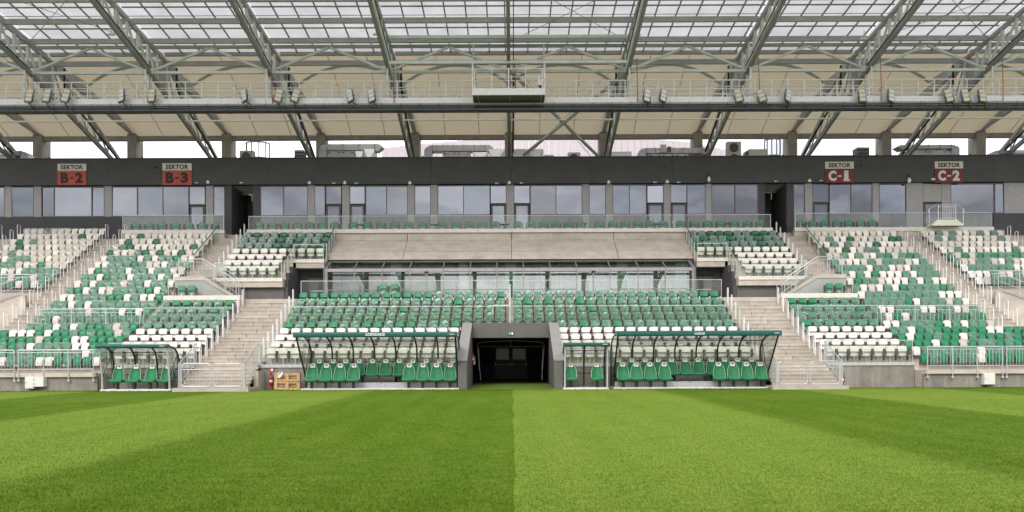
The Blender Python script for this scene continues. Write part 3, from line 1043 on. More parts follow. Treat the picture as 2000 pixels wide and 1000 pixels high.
# the balcony
balustrade('clear glass balustrade along the balcony below sector sign B-3', ax(239.5, 52.2), ax(438, 52.2), 52.28, BALC + 0.19, az(338, 420, 52.28))
balustrade('long clear glass balustrade along the middle balcony above the concrete slope', ax(486, 52.2), ax(1507, 52.2), 52.28, BALC + 0.19, az(1000, 420.5, 52.28))
balustrade('clear glass balustrade along the balcony below sector sign C-1', ax(1554, 52.2), ax(1938, 52.2), 52.28, BALC + 0.19, az(1740, 415.5, 52.28))
# centre block
balustrade('long glass balustrade on the walkway in front of the lounge', ax(588, 45), ax(1410, 45), 45.02, WALK, az(1000, 547, 45), 1.2)
for a, b, nm in ((-12.4, -2.62, 'left of the tunnel'), (2.47, 12.25, 'right of the tunnel')):
    balustrade('glass balustrade on the front wall behind the long dugout ' + nm, a, b, 37.87, 1.22, az(700, 666.5, 37.87) - 0.02, 1.15)
balustrade('long glass balustrade across the middle of the green seat rows above tunnel', -12.45, 12.35, ER[14] - 0.03, FR[14], az(1000, 597.5, ER[14]), 1.3)
for s in (-1, 1):
    t = mir(s)
    blk = 'beside the four-seat dugout' if s < 0 else 'beyond the away dugout'
    balustrade('glass balustrade on the front wall of the small block ' + blk, t(-19.9), t(-15.65), 37.87, 1.22, 2.31, 1.1)
    balustrade('glass balustrade halfway up the small block ' + blk, t(-19.95), t(-15.62), ER[14] - 0.03, FR[14], 4.27, 1.2)
    balustrade('glass balustrade at the %s end of the walkway, beside two lone seats' % SIDE[s], t(-19.7), t(-15.62), 44.06, WALK + 0.17, WALK + 1.12, 1.35)
    balustrade('glass balustrade at the foot of the upper white seats on the %s' % SIDE[s], t(-18.05), t(-14.03), ER[7] - 0.03, FR[7] + 0.06, FR[7] + 1.02, 1.3)
    balustrade('short glass balustrade over the dark door recess on the %s' % SIDE[s], t(-13.95), t(-12.02), ER[4] - 0.03, FR[4] + 0.06, FR[4] + 1.0, 1.0)
    slope_glass_rail('sloping glass screen between lounge roof and upper seats on the %s' % SIDE[s], t(-11.99), [(ER[i] + 0.6, FR[i] + 0.1) for i in (1, 2, 3, 4)])
    slope_glass_rail('sloping glass screen at the notch of the upper seats on the %s' % SIDE[s], t(-14.01), [(ER[i] + 0.4, FR[i] + 0.1) for i in (4, 5, 6, 7)])
    slope_glass_rail('sloping glass screen with dark handrail along the upper %s aisle' % SIDE[s], t(-19.96), [(ER[i] + 0.5, FR[i] + 0.12) for i in (0, 2, 4, 6)], 1.0)

    # barrier across the mosaic block, front railing, stair railings, gates
    far = 'B' if s < 0 else 'C'
    railing('galvanised crush barrier halfway up the mosaic seat block under sign %s' % ('B-3' if s < 0 else 'C-1'),
            (t(-25.7), ER[14] - 0.05, FR[14]), (t(-20.15), ER[14] - 0.05, FR[14]), 1.12, pitch=0.22, post=1.85, mid=(0.92,))
    for k, (a, b) in enumerate(((-38.2, -34.5), (-34.3, -30.9), (-30.7, -27.5), (-27.3, -23.9), (-23.7, -20.1))):
        railing('galvanised front railing on the low wall, %s panel from the %s dugout' % (nth(4 - k), 'four-seat' if s < 0 else 'away'),
                (t(a), 36.87, 0.98), (t(b), 36.87, 0.98), 0.98, pitch=0.155, post=1.12, foot=0.5, mid=(0.86,), low=0.06, group='front railing panels')
    # side stair railings
    zt = 6.34
    railing('galvanised railing along the small landing on the %s' % SIDE[s], (t(-19.75), 45.55, zt), (t(-18.3), 45.55, zt), 1.06, pitch=0.19, post=0.75, mid=(0.88,), low=-0.02)
    railing('galvanised sloping railing down the small side stair, pitch side, on the %s' % SIDE[s], (t(-18.3), 45.55, zt), (t(-16.35), 45.55, WALK + 0.1), 1.06, pitch=0.19, post=0.65, mid=(0.88,), low=-0.02, name='stair_railing')
    railing('galvanised sloping railing down the small side stair, wall side, on the %s' % SIDE[s], (t(-18.1), 46.9, zt), (t(-16.35), 46.9, WALK + 0.1), 1.06, pitch=0.22, post=0.9, mid=(0.88,), low=0.1, name='stair_railing')
    # foot of the broad stairs
    for k, X in enumerate((-15.5, -12.45)):
        side2 = 'outer' if k == 0 else 'inner'
        railing('galvanised railing on the %s edge of the lowest steps, %s broad stairs' % (side2, SIDE[s]),
                (t(X), 35.7, 0.2), (t(X), 37.7, 1.19), 1.08, pitch=0.16, post=1.0, mid=(), low=0.12, name='stair_railing')
    for k, (a, b) in enumerate(((-15.38, -14.02), (-13.9, -12.55))):
        g = thing('stair_gate', 'low tubular gate across the %s broad stairs, %s leaf' % (SIDE[s], 'outer' if k == 0 else 'inner'), 'gate', 'gates at the foot of the broad stairs', (t((a + b) / 2), 35.72, 0.16))
        hw, c = abs(b - a) / 2, 0.16
        pts = []
        for (sx_, z_, a0) in ((1, 1.14, 0), (-1, 1.14, 90), (-1, 0.08, 180), (1, 0.08, 270)):
            ccx = sx_ * (hw - c)
            ccz = z_ - c if z_ > 0.5 else z_ + c
            for j in range(5):
                an = R(a0 + 22.5 * j)
                pts.append((ccx + c * math.cos(an), 0, ccz + c * math.sin(an)))
        ob('gate_frame', MB().tube(pts, 0.024, 8, closed=True), 'galv', g, True)
        ob('cross_rail', MB().tube([(-hw + 0.02, 0, 0.86), (hw - 0.02, 0, 0.86)], 0.018, 6), 'galv', g, True)
        for j in range(1, 8):
            q = -hw + 2 * hw * j / 8
            ob('gate_bar', MB().tube([(q, 0, 0.08), (q, 0, 0.86)], 0.006, 5), 'galv', g)
        ob('hinge_post', MB().tube([((-hw - 0.06) if (k == 0) == (s < 0) else (hw + 0.06), 0, 0), ((-hw - 0.06) if (k == 0) == (s < 0) else (hw + 0.06), 0, 1.16)], 0.03, 8), 'galv', g, True)

# hoop handrails along the aisles, one at each row
hoop_me = {}


def hoop(w_, h):
    k = (round(w_, 2), round(h, 2))
    if k not in hoop_me:
        pts = [(0, 0, 0), (0, 0, h - 0.08), (0, 0.03, h - 0.02), (0, w_ / 2, h), (0, w_ - 0.03, h - 0.02), (0, w_, h - 0.08), (0, w_, 0.1)]
        hoop_me[k] = MB().tube(pts, 0.021, 6).mesh('handrail_hoop', 'galv_white', True)
    return hoop_me[k]


for s in (-1, 1):
    t = mir(s)
    for nm, X0, X1, lo, hi, dw in (('mosaic aisle', -27.62, -26.33, 15, 0, 0.32), ('far aisle', -34.88, -33.62, 8, 0, 0.32)):
        for X, e in ((X0, 'far'), (X1, 'near')):
            for i in range(lo, hi - 1, -1):
                if i == 0 and s > 0:
                    continue
                o = link('handrail_hoop', hoop(dw, 1.02), None, (t(X), ER[i] + 0.1, FR[i]))
                tag(o, 'slim steel hoop handrail on the %s %s, %s side, %s up' % (SIDE[s], nm, e, nth(lo - i)), 'handrail', 'hoop handrails along the aisles')
    for i in range(19, 10, -1):
        for X, e in ((-15.45, 'outer'), (-12.55, 'inner')):
            o = link('handrail_hoop', hoop(0.18, 1.0), None, (t(X), ER[i] + 0.1, FR[i]))
            tag(o, 'slim steel hoop handrail on the %s broad stairs, %s side, %s up' % (SIDE[s], e, nth(19 - i)), 'handrail', 'hoop handrails along the broad stairs')
    for i in range(7, -1, -1):
        o = link('handrail_hoop', hoop(0.14, 1.0), None, (t(-18.2), ER[i] + 0.1, FR[i]))
        tag(o, 'slim steel hoop handrail on the upper %s stair by padded seats, %s up' % (SIDE[s], nth(7 - i)), 'handrail', 'hoop handrails along the upper stairs')
    # vomitory at the far edge: sloping wall, railings
    v = thing('vomitory_wall', 'pale concrete stair wall of the %s vomitory at the picture edge' % SIDE[s], 'wall', None, (t(-28.4), 45.0, FR[15]))
    ob('wall_slab', MB().prism_y([(0.0, 0.0), (0.0, 2.6), (t(-29.0) - t(-28.4), 2.6), (t(-34) - t(-28.4), 0.9), (t(-34) - t(-28.4), 0)], -0.2, 0.0), 'concrete', v)
    railing('sloping two-rail handrail on the %s vomitory stair' % SIDE[s], (t(-28.5), 44.75, 5.25), (t(-33.5), 44.75, 3.5), 1.05, pitch=0, post=1.4, mid=(0.6, 0.2), name='stair_railing')
    railing('galvanised guard railing above the %s vomitory' % SIDE[s], (t(-28.2), 45.36, 5.45), (t(-34), 45.36, 5.45), 1.05, pitch=0.22, post=1.9, mid=(0.88,))
    railing('low galvanised railing at the foot of the %s vomitory stair' % SIDE[s], (t(-29.6), 41.2, FR[15]), (t(-34), 41.2, FR[15]), 1.1, pitch=0.25, post=1.6, mid=(0.9,))

c = thing('centre_handrail', 'thin white handrail on the step in the middle of the green rows', 'handrail', None, (-0.1, 41.7, FR[14]))
ob('post', MB().tube([(0, 0, 0), (0, 0, 1.1)], 0.03, 8), 'galv_white', c, True)
ob('post', MB().tube([(0, 2.4, 1.0), (0, 2.4, 2.6)], 0.03, 8), 'galv_white', c, True)
ob('sloped_rail', MB().tube([(0, 0, 1.1), (0, 2.4, 2.55)], 0.025, 8), 'galv_white', c, True)
ob('side_loop', MB().tube([(0, 0.02, 1.25), (-0.86, 0.02, 1.25), (-0.93, 0.02, 1.18), (-0.93, 0.02, 0.72)], 0.022, 6), 'galv_white', c, True)

# ------------------------------------------------------------------ seats


def shell(w_, z0, z1, yf, thick, curve=0.04, recline=0.05, nx=6, nz=5, rnd=0.16, rnd_low=0.05, belly=0.0, crumple=0.0, seed=0, taper=0.0):
    """Closed, curved panel with rounded corners: front face at y=yf, sides swept towards the pitch."""
    g = np.random.default_rng(seed)
    mb_ = MB()
    hgt = z1 - z0
    F_, B_ = [], []
    for j in range(nz + 1):
        v = j / nz
        e = 1.0
        if v > 1 - rnd / hgt * 1.2:
            q = (v - (1 - rnd / hgt * 1.2)) / (rnd / hgt * 1.2)
            e = 1 - 0.16 * q ** 2.5
        if v < rnd_low / hgt:
            e = min(e, 1 - 0.14 * (1 - v / (rnd_low / hgt)) ** 2)
        for i in range(nx + 1):
            u = -1 + 2 * i / nx
            x = u * w_ / 2 * e * (1 - taper * max(0.0, 1 - v / 0.75) ** 0.7)
            z = z0 + v * hgt - (0.02 * abs(u) ** 3 if j == nz else 0)
            y = yf - curve * u * u + recline * v - belly * (1 - u * u) * math.sin(math.pi * v)
            n1 = g.normal(0, crumple, 3) if crumple else (0, 0, 0)
            n2 = g.normal(0, crumple, 3) if crumple else (0, 0, 0)
            F_.append((x + n1[0], y + n1[1], z + n1[2]))
            B_.append((x + n2[0], y + thick + n2[1], z + n2[2]))
    N = (nx + 1) * (nz + 1)
    fs = []
    idx = lambda i, j: j * (nx + 1) + i
    for j in range(nz):
        for i in range(nx):
            fs.append((idx(i, j), idx(i + 1, j), idx(i + 1, j + 1), idx(i, j + 1)))
            fs.append((N + idx(i, j + 1), N + idx(i + 1, j + 1), N + idx(i + 1, j), N + idx(i, j)))
    for i in range(nx):
        fs.append((N + idx(i, 0), N + idx(i + 1, 0), idx(i + 1, 0), idx(i, 0)))
        fs.append((idx(i, nz), idx(i + 1, nz), N + idx(i + 1, nz), N + idx(i, nz)))
    for j in range(nz):
        fs.append((idx(0, j), idx(0, j + 1), N + idx(0, j + 1), N + idx(0, j)))
        fs.append((N + idx(nx, j), N + idx(nx, j + 1), idx(nx, j + 1), idx(nx, j)))
    mb_.add(F_ + B_, fs)
    return mb_


def seat_shapes():
    S = {}
    # ordinary tip-up seat
    S['g_back'] = shell(0.425, 0.40, 0.80, -0.02, 0.035, 0.05, 0.05, rnd=0.1, taper=0.2)
    S['g_pan'] = shell(0.33, 0.36, 0.685, -0.12, 0.045, 0.02, 0.03, rnd=0.07, rnd_low=0.07, belly=0.03)
    b = MB().box(-0.03, 0.03, -0.06, 0.12, 0.36, 0.42).box(-0.19, 0.19, -0.075, -0.05, 0.33, 0.37)
    b.box(-0.215, -0.185, -0.1, 0.02, 0.26, 0.62).box(0.185, 0.215, -0.1, 0.02, 0.26, 0.62)
    S['g_bracket'] = b
    # padded seat with armrests
    S['p_back'] = shell(0.45, 0.56, 0.84, -0.09, 0.075, 0.03, 0.05, rnd=0.11)
    S['p_pan'] = shell(0.41, 0.34, 0.64, -0.045, 0.05, -0.02, 0.02, rnd=0.05, rnd_low=0.08, belly=-0.03)
    a = MB()
    for q in (0.29,):
        a.box(q - 0.03, q + 0.03, -0.22, 0.02, 0.46, 0.70)
        a.box(q - 0.04, q + 0.04, -0.28, -0.15, 0.38, 0.52)
        a.box(q - 0.022, q + 0.022, -0.1, 0.02, 0.12, 0.46)
    S['p_arm'] = a
    S['p_cap'] = MB().box(0.29 - 0.03, 0.29 + 0.03, -0.34, -0.30, 0.34, 0.50)
    S['p_post'] = MB().box(-0.02, 0.02, -0.07, -0.03, 0.0, 0.36).box(-0.12, 0.12, -0.08, -0.02, 0.325, 0.35).box(-0.05, 0.05, -0.12, 0.03, 0.0, 0.012)
    for k in range(4):
        S['g_cover%d' % k] = shell(0.47, 0.33, 0.83, -0.17, 0.17, 0.02, 0.06, nx=7, nz=7, rnd=0.12, rnd_low=0.1, crumple=0.013, seed=k + 3)
        S['p_cover%d' % k] = shell(0.49, 0.40, 0.875, -0.13, 0.13, 0.02, 0.055, nx=7, nz=7, rnd=0.12, rnd_low=0.06, crumple=0.015, seed=k + 13)
    return S


SHAPES = seat_shapes()
SMESH = {}


def smesh(shape, m):
    k = (shape, m)
    if k not in SMESH:
        nm = {'g_back': 'backrest', 'g_pan': 'seat', 'g_bracket': 'bracket', 'p_back': 'backrest', 'p_pan': 'seat', 'p_arm': 'armrest', 'p_cap': 'armrest_cap', 'p_post': 'post'}.get(shape, 'plastic_cover')
        SMESH[k] = (nm, SHAPES[shape].mesh(nm, m, smooth=not shape.endswith(('arm', 'cap', 'post', 'bracket'))))
    return SMESH[k]


def seat_parts(kind, colour, wrap, cap=False):
    v = random.randrange(4)
    if kind == 'g':
        ps = [('g_back', colour), ('g_pan', colour), ('g_bracket', 'bracket')]
        if wrap:
            ps.append(('g_cover%d' % v, 'cover_ivory' if colour in ('ivory_seat', 'white_seat') else 'cover'))
    else:
        ps = [('p_back', colour), ('p_pan', colour), ('p_arm', 'arm'), ('p_post', 'galv')]
        if cap:
            ps.append(('p_cap', 'white_seat'))
        if wrap:
            ps.append(('p_cover%d' % v, 'cover'))
    return ps


SEATS = []   # kind, x, row, colour, wrapped, cap, block, row number, number in row


def add_seat(kind, X, row, colour, wrap, cap, blk, rown, num):
    SEATS.append((kind, X, row, colour, wrap, cap, blk, rown, num))


def centre_colour(row, k, n):
    if row >= 16:
        return 'white_seat', False
    if row == 11:
        left = n == -1
        return 'green', (k in range(13, 19)) if left else (k < 18)
    if row == 15:
        return 'green', random.random() > (0.45 if n == -1 else 0.1)
    return 'green', random.random() > 0.07


for i in range(11, 20):
    for k in range(20):
        X = -12.05 + 0.6 * k
        if i < 15 or X < -2.8:
            c_, w_ = centre_colour(i, k, -1)
            add_seat('p', X, i, c_, w_, i in (11, 15), 'centre block left of the tunnel', 19 - i, k)
    for k in range(20):
        X = 0.3 + 0.6 * k
        if i < 15 or X > 2.65:
            c_, w_ = centre_colour(i, k, 1)
            add_seat('p', X, i, c_, w_, i in (11, 15), 'centre block right of the tunnel', 19 - i, k if i < 15 else k - 4)
for s in (-1, 1):
    t = mir(s)
    for i in range(12, 20):
        for k in range(7):
            c_ = 'white_seat' if i >= 16 else 'green'
            w_ = i < 16 and random.random() > (0.25 if i == 15 else 0.1) and not (i == 12 and k == 6)
            add_seat('p', t(-19.67 + 0.6 * k), i, c_, w_, False, 'small block behind the four-seat dugout' if s < 0 else 'small block beyond the away dugout', 19 - i, k)
    for i in range(1, 8):
        for k in range(10 if i < 5 else 6):
            green = i < 4
            w_ = green and random.random() > 0.42
            add_seat('p', t(-17.8 + 0.6 * k), i, 'green_dark' if green else ('white_seat' if random.random() < 0.5 else 'ivory_seat'), w_, False, 'upper block %s of the lounge' % SIDE[s], 7 - i, k)


def mosaic(i, X):
    """Ivory above, green below, mixed in between; most seats still in their wrapping."""
    pw = {0: .88, 1: .86, 2: .84, 3: .80, 4: .66, 5: .56, 6: .47, 7: .42, 8: .36, 9: .33, 10: .32, 11: .31, 12: .29, 13: .31, 14: .32, 15: .28,
          16: .26, 17: .26, 18: .26, 19: .22, 20: .2}[i]
    if random.random() < pw:
        return ('ivory_seat' if (i < 7 and random.random() < 0.6) else 'white_seat'), random.random() < (0.55 if i < 8 else 0.12)
    bare = {16: .6, 17: .75, 18: .65, 19: .2, 20: .35}.get(i, 0.13) if i > 5 else 0.4
    return ('green_dark' if i < 5 else 'green'), random.random() > bare


SG = 0.465
for s in (-1, 1):
    t = mir(s)
    bn = ('B-3', 'B-2') if s < 0 else ('C-1', 'C-2')
    for i in range(1, 21):
        for k in range(14):
            X = -26.0 + 0.03 + SG * k
            if X > -20.05:
                continue
            c_, w_ = mosaic(i, X)
            add_seat('g', t(X), i, c_, w_, False, 'mosaic block under sign ' + bn[0], 20 - i, 12 - k)
    for i in range(16, 21):
        for k in range(26):
            X = -26.0 + 0.03 - SG * (k + 1)
            c_, w_ = mosaic(i, X)
            add_seat('g', t(X), i, c_, w_, False, 'low rows under sign ' + bn[1], 20 - i, k)
    for i in range(0, 10):
        if i == 0 and s > 0:
            continue
        for k in range(12):
            c_, w_ = mosaic(i, 0)
            add_seat('g', t(-28.1 - SG * k), i, c_, w_, False, 'high block under sign ' + bn[1], 9 - i, k)
        for k in range(4):
            c_, w_ = mosaic(i, 0)
            add_seat('g', t(-35.35 - SG * k), i, c_, w_, False, 'block at the picture edge', 9 - i, k)


def on_picture(X, row):
    return abs(1500 * X / YR[row]) < 1004


rest = {'p': [], 'g': []}
for kind in 'pg':
    L = sorted([q for q in SEATS if q[0] == kind and on_picture(q[1], q[2])], key=lambda q: -q[2])
    near, far_ = L[:300], L[300:] + [q for q in SEATS if q[0] == kind and not on_picture(q[1], q[2])]
    rest[kind] = far_
    for (_, X, row, colour, wrap, cap, blk, rown, num) in near:
        nm = 'padded_seat' if kind == 'p' else 'stadium_seat'
        cn = {'green': 'green', 'green_dark': 'dark green', 'white_seat': 'white', 'ivory_seat': 'ivory'}[colour]
        adj = ('plastic-wrapped ' if wrap else '') + cn
        lab = '%s seat, %s row, %s from the %s, %s' % (adj, ORD[rown], nth(num), 'aisle' if kind == 'g' else 'left', blk)
        o = thing(nm, lab, 'seat', 'padded seats of the middle blocks' if kind == 'p' else 'tip-up seats of the outer blocks', (X, YR[row], FR[row]), (0, 0, random.gauss(0, 0.012)))
        for sh, mm in seat_parts(kind, colour, wrap, cap):
            nm2, me = smesh(sh, mm)
            link(nm2, me, o)

for kind, nm, lab in (('p', 'padded_seating', 'padded seats high up beside and above the lounge, green above white'), ('g', 'stadium_seating', 'upper rows of ivory and green tip-up seats in the outer blocks')):
    mlist, V_, F_, I_, base = [], [], [], [], 0
    for (_, X, row, colour, wrap, cap, blk, rown, num) in rest[kind]:
        off = np.array((X, YR[row], FR[row]))
        for sh, mm in seat_parts(kind, colour, wrap, cap):
            if mm not in mlist:
                mlist.append(mm)
            q = SHAPES[sh]
            V_.append(np.array(q.v) + off)
            F_ += [tuple(base + i for i in f) for f in q.f]
            I_ += [mlist.index(mm)] * len(q.f)
            base += len(q.v)
    me = D.meshes.new(nm)
    me.from_pydata(np.concatenate(V_).tolist(), [], F_)
    for mm in mlist:
        me.materials.append(M[mm])
    me.polygons.foreach_set('material_index', I_)
    me.polygons.foreach_set('use_smooth', [True] * len(F_))
    me.set_sharp_from_angle(angle=R(40))
    me.update()
    o = link(nm, me)
    o['kind'] = 'stuff'
    o['label'] = lab
    o['category'] = 'seats'


def lone_seat(X, Y, Z, label, group, base='galv_white', yaw=0.0, arms=True, colour='green'):
    o = thing('balcony_seat', label, 'seat', group, (X, Y, Z), (0, 0, yaw))
    for sh, mm in (('p_back', colour), ('p_pan', colour), ('p_post', base)):
        nm2, me = smesh(sh, mm)
        link(nm2, me, o)
    if arms:
        nm2, me = smesh('p_arm', 'arm')
        link(nm2, me, o)
        link(nm2, me, o, (-0.58, 0, 0))
    return o


bx = [508, 534, 558, 583, 607, 632, 656, 692, 719, 746, 773, 800, 827, 865, 893, 918, 943, 969,
      1013, 1037, 1062, 1087, 1111, 1135, 1171, 1197, 1221, 1246, 1270, 1295, 1330, 1356, 1382, 1407, 1434, 1460, 1485]
for k, x in enumerate(bx):
    lone_seat(ax(x, 53.0), 53.0, BALC + 0.0, 'green seat behind the glass of the middle balcony, %s from its left end' % nth(k), 'green seats on the balconies')
for k, x in enumerate((268, 294, 319, 345, 371, 397, 424)):
    lone_seat(ax(x, 53.0), 53.0, BALC, 'green balcony seat under sign B-3, %s from left' % nth(k), 'green seats on the balconies')
for k, x in enumerate((1565, 1588, 1611, 1635, 1658, 1681, 1704)):
    lone_seat(ax(x, 53.0), 53.0, BALC, 'green balcony seat under sign C-1, %s from left' % nth(k), 'green seats on the balconies')
for s in (-1, 1):
    t = mir(s)
    for k, X in enumerate((-19.35, -18.78)):
        lone_seat(t(X), 45.1, WALK, 'lone green seat beside the small stair on the %s, %s one' % (SIDE[s], 'outer' if k == 0 else 'inner'), 'lone seats at the walkway ends')
for k, x in enumerate((749, 771)):
    lone_seat(ax(x, 45.9), 45.9, WALK + 0.12, 'pale green seat behind the walkway glass, %s of the pair' % ('left' if k == 0 else 'right'), 'pair of seats before the lounge')

# ------------------------------------------------------------------ dugouts and their seats


def dug_profile(y0, y1, zt, zr, n=9):
    """Rib line from the front beam back over the roof and down the rear, as (y, z)."""
    pts = [(y0, zt), (y0 + (y1 - y0) * 0.42, zt - 0.05)]
    cy0, cz0 = y0 + (y1 - y0) * 0.42, zr
    for j in range(1, n):
        a = R(90 - 90 * j / (n - 1))
        pts.append((cy0 + (y1 - cy0) * math.cos(a), cz0 + (zt - 0.05 - cz0) * math.sin(a)))
    pts.append((y1, 0.12))
    return pts


def dugout(label, x0, x1, y0, y1, zt, ribs, text=None, base_front=None, beam=0.26, post_y=None, zr=None, platform=True, small=False):
    d = thing('dugout', label, 'dugout', None, ((x0 + x1) / 2, y0, 0))
    cx = (x0 + x1) / 2
    a, b = x0 - cx, x1 - cx
    zr = zr or zt * 0.66
    prof = [(y - y0, z) for y, z in dug_profile(y0, y1, zt, zr)]
    # front beam: a rounded teal box with end caps
    hb = beam / 2
    pr = []
    for (yy, zz, a0) in ((0.11, hb - 0.06, 0), (-0.11, hb - 0.06, 90), (-0.11, -hb + 0.06, 180), (0.11, -hb + 0.06, 270)):
        for j in range(4):
            an = R(a0 + 30 * j)
            pr.append((yy + 0.05 * math.cos(an), zt + zz + 0.05 * math.sin(an)))
    bm_ = ob('front_beam', MB().prism(pr, a - 0.06, b + 0.06), 'teal', d, True)
    if text:
        text_mesh('lettering', text[0], 0.12, 'paint_white', bm_, (text[1] - cx, -0.168, zt), bold=0.012, width=text[2] * 1.05)
    box('maker_mark', 'paint_white', bm_, b - 0.28, b - 0.06, -0.172, -0.161, zt - 0.012, zt + 0.006)
    n = ribs
    for k in range(n + 1):
        X = a + 0.03 + (b - a - 0.06) * k / n
        ob('rib', MB().tube([(X, y, z) for y, z in prof], 0.042, 8), 'tube_black', d, True)
    for k in range(n):
        Xa, Xb = a + 0.03 + (b - a - 0.06) * k / n + 0.02, a + 0.03 + (b - a - 0.06) * (k + 1) / n - 0.02
        mb_ = MB()
        m_ = len(prof) - 1
        vs_ = [(X, y, z + 0.015) for y, z in prof for X in (Xa, Xb)]
        mb_.add(vs_, [(2 * i, 2 * i + 1, 2 * i + 3, 2 * i + 2) for i in range(m_)])
        ob('clear_panel', mb_, 'clear_sheet', d, True)
    # cross rails
    for (yy, zz) in (prof[5], (prof[-1][0], zr - 0.38 if not small else 0.75)):
        ob('cross_rail', MB().tube([(a, yy - 0.03, zz), (b, yy - 0.03, zz)], 0.022, 6), 'tube_black', d, True)
    # side frames and panes
    py = (post_y - y0) if post_y else (y1 - y0) * 0.5
    for X in (a + 0.03, b - 0.03):
        ob('front_post', MB().tube([(X, 0.04, zt - 0.08), (X, py, 0.62), (X, py, 0.1)], 0.042, 8), 'tube_black' if not small else 'galv', d, True)
        ob('side_brace', MB().tube([(X, prof[6][0] - 0.1, prof[6][1]), (X, py + 0.02, 0.66)], 0.016, 6), 'tube_black', d, True)
        ob('side_brace', MB().tube([(X, prof[6][0] - 0.1, prof[6][1]), (X, prof[-1][0] - 0.12, 0.66)], 0.016, 6), 'tube_black', d, True)
        ob('side_rail', MB().tube([(X, py, 0.64), (X, prof[-1][0], 0.64)], 0.018, 6), 'tube_black', d, True)
        poly = [(0.06, zt - 0.1)] + [(y, z - 0.03) for y, z in prof[1:-1]] + [(prof[-1][0], 0.14), (py + 0.03, 0.14), (py + 0.03, 0.62)]
        ob('side_pane', MB().prism(poly, X - 0.006, X + 0.006), 'clear_sheet', d)
    bf = (base_front or y0 + 0.4) - y0
    box('base_plate', 'ledge' if not small else 'galv_white', d, a - 0.05, b + 0.05, bf, y1 - y0 + 0.02, 0.0, 0.09)
    if platform:
        g = box('platform', 'grate', d, a + 0.1, b - 0.1, bf + 0.75, y1 - y0 - 0.02, 0.091, 0.34)
        g2 = box('kick_grating', 'galv', d, a + 0.1, b - 0.1, bf + 0.735, bf + 0.748, 0.1, 0.33)
        hole = MB().disc_y(0, -0.006, 0.0, 0, 0.018, 6).mesh('hole', 'black')
        nh = int((b - a - 0.3) / 0.075)
        for k in range(nh):
            for j in range(3):
                if (k + j) % 1 == 0 and nh * 3 < 330:
                    link('hole', hole, g2, (a + 0.16 + k * 0.075, bf + 0.734, 0.15 + 0.065 * j))
    return d


YA = 35.1
dugout('long home dugout with teal beam lettered GOSPODARZE, left of the tunnel', ax(574, YA) + 0.06, ax(893, YA) - 0.06, YA, 37.76, az(733, 653.5, YA), 7,
       ('GOSPODARZE', ax(734, YA), 36 * YA / F), base_front=36.15, post_y=36.75)
dugout('long away dugout with teal beam lettered GOŚCIE, right of the tunnel', ax(1204, YA) + 0.06, ax(1525, YA) - 0.06, YA, 37.76, az(1364, 651, YA), 7,
       ('GOŚCIE', ax(1365, YA), 19 * YA / F), base_front=36.15, post_y=36.75)
YB = 35.75
dugout('small two-seat dugout just right of the tunnel mouth', ax(1100, YB) + 0.06, ax(1191, YB) - 0.06, YB, 37.1, az(1145, 672.5, YB), 2, base_front=36.0, beam=0.19, post_y=36.0, zr=1.2, platform=False, small=True)
dugout('small four-seat dugout in front of the low wall', ax(189, YB) + 0.06, ax(329, YB) - 0.06, YB, 37.1, az(260, 676, YB), 3, base_front=36.0, beam=0.19, post_y=36.05, zr=1.2, platform=False, small=True)


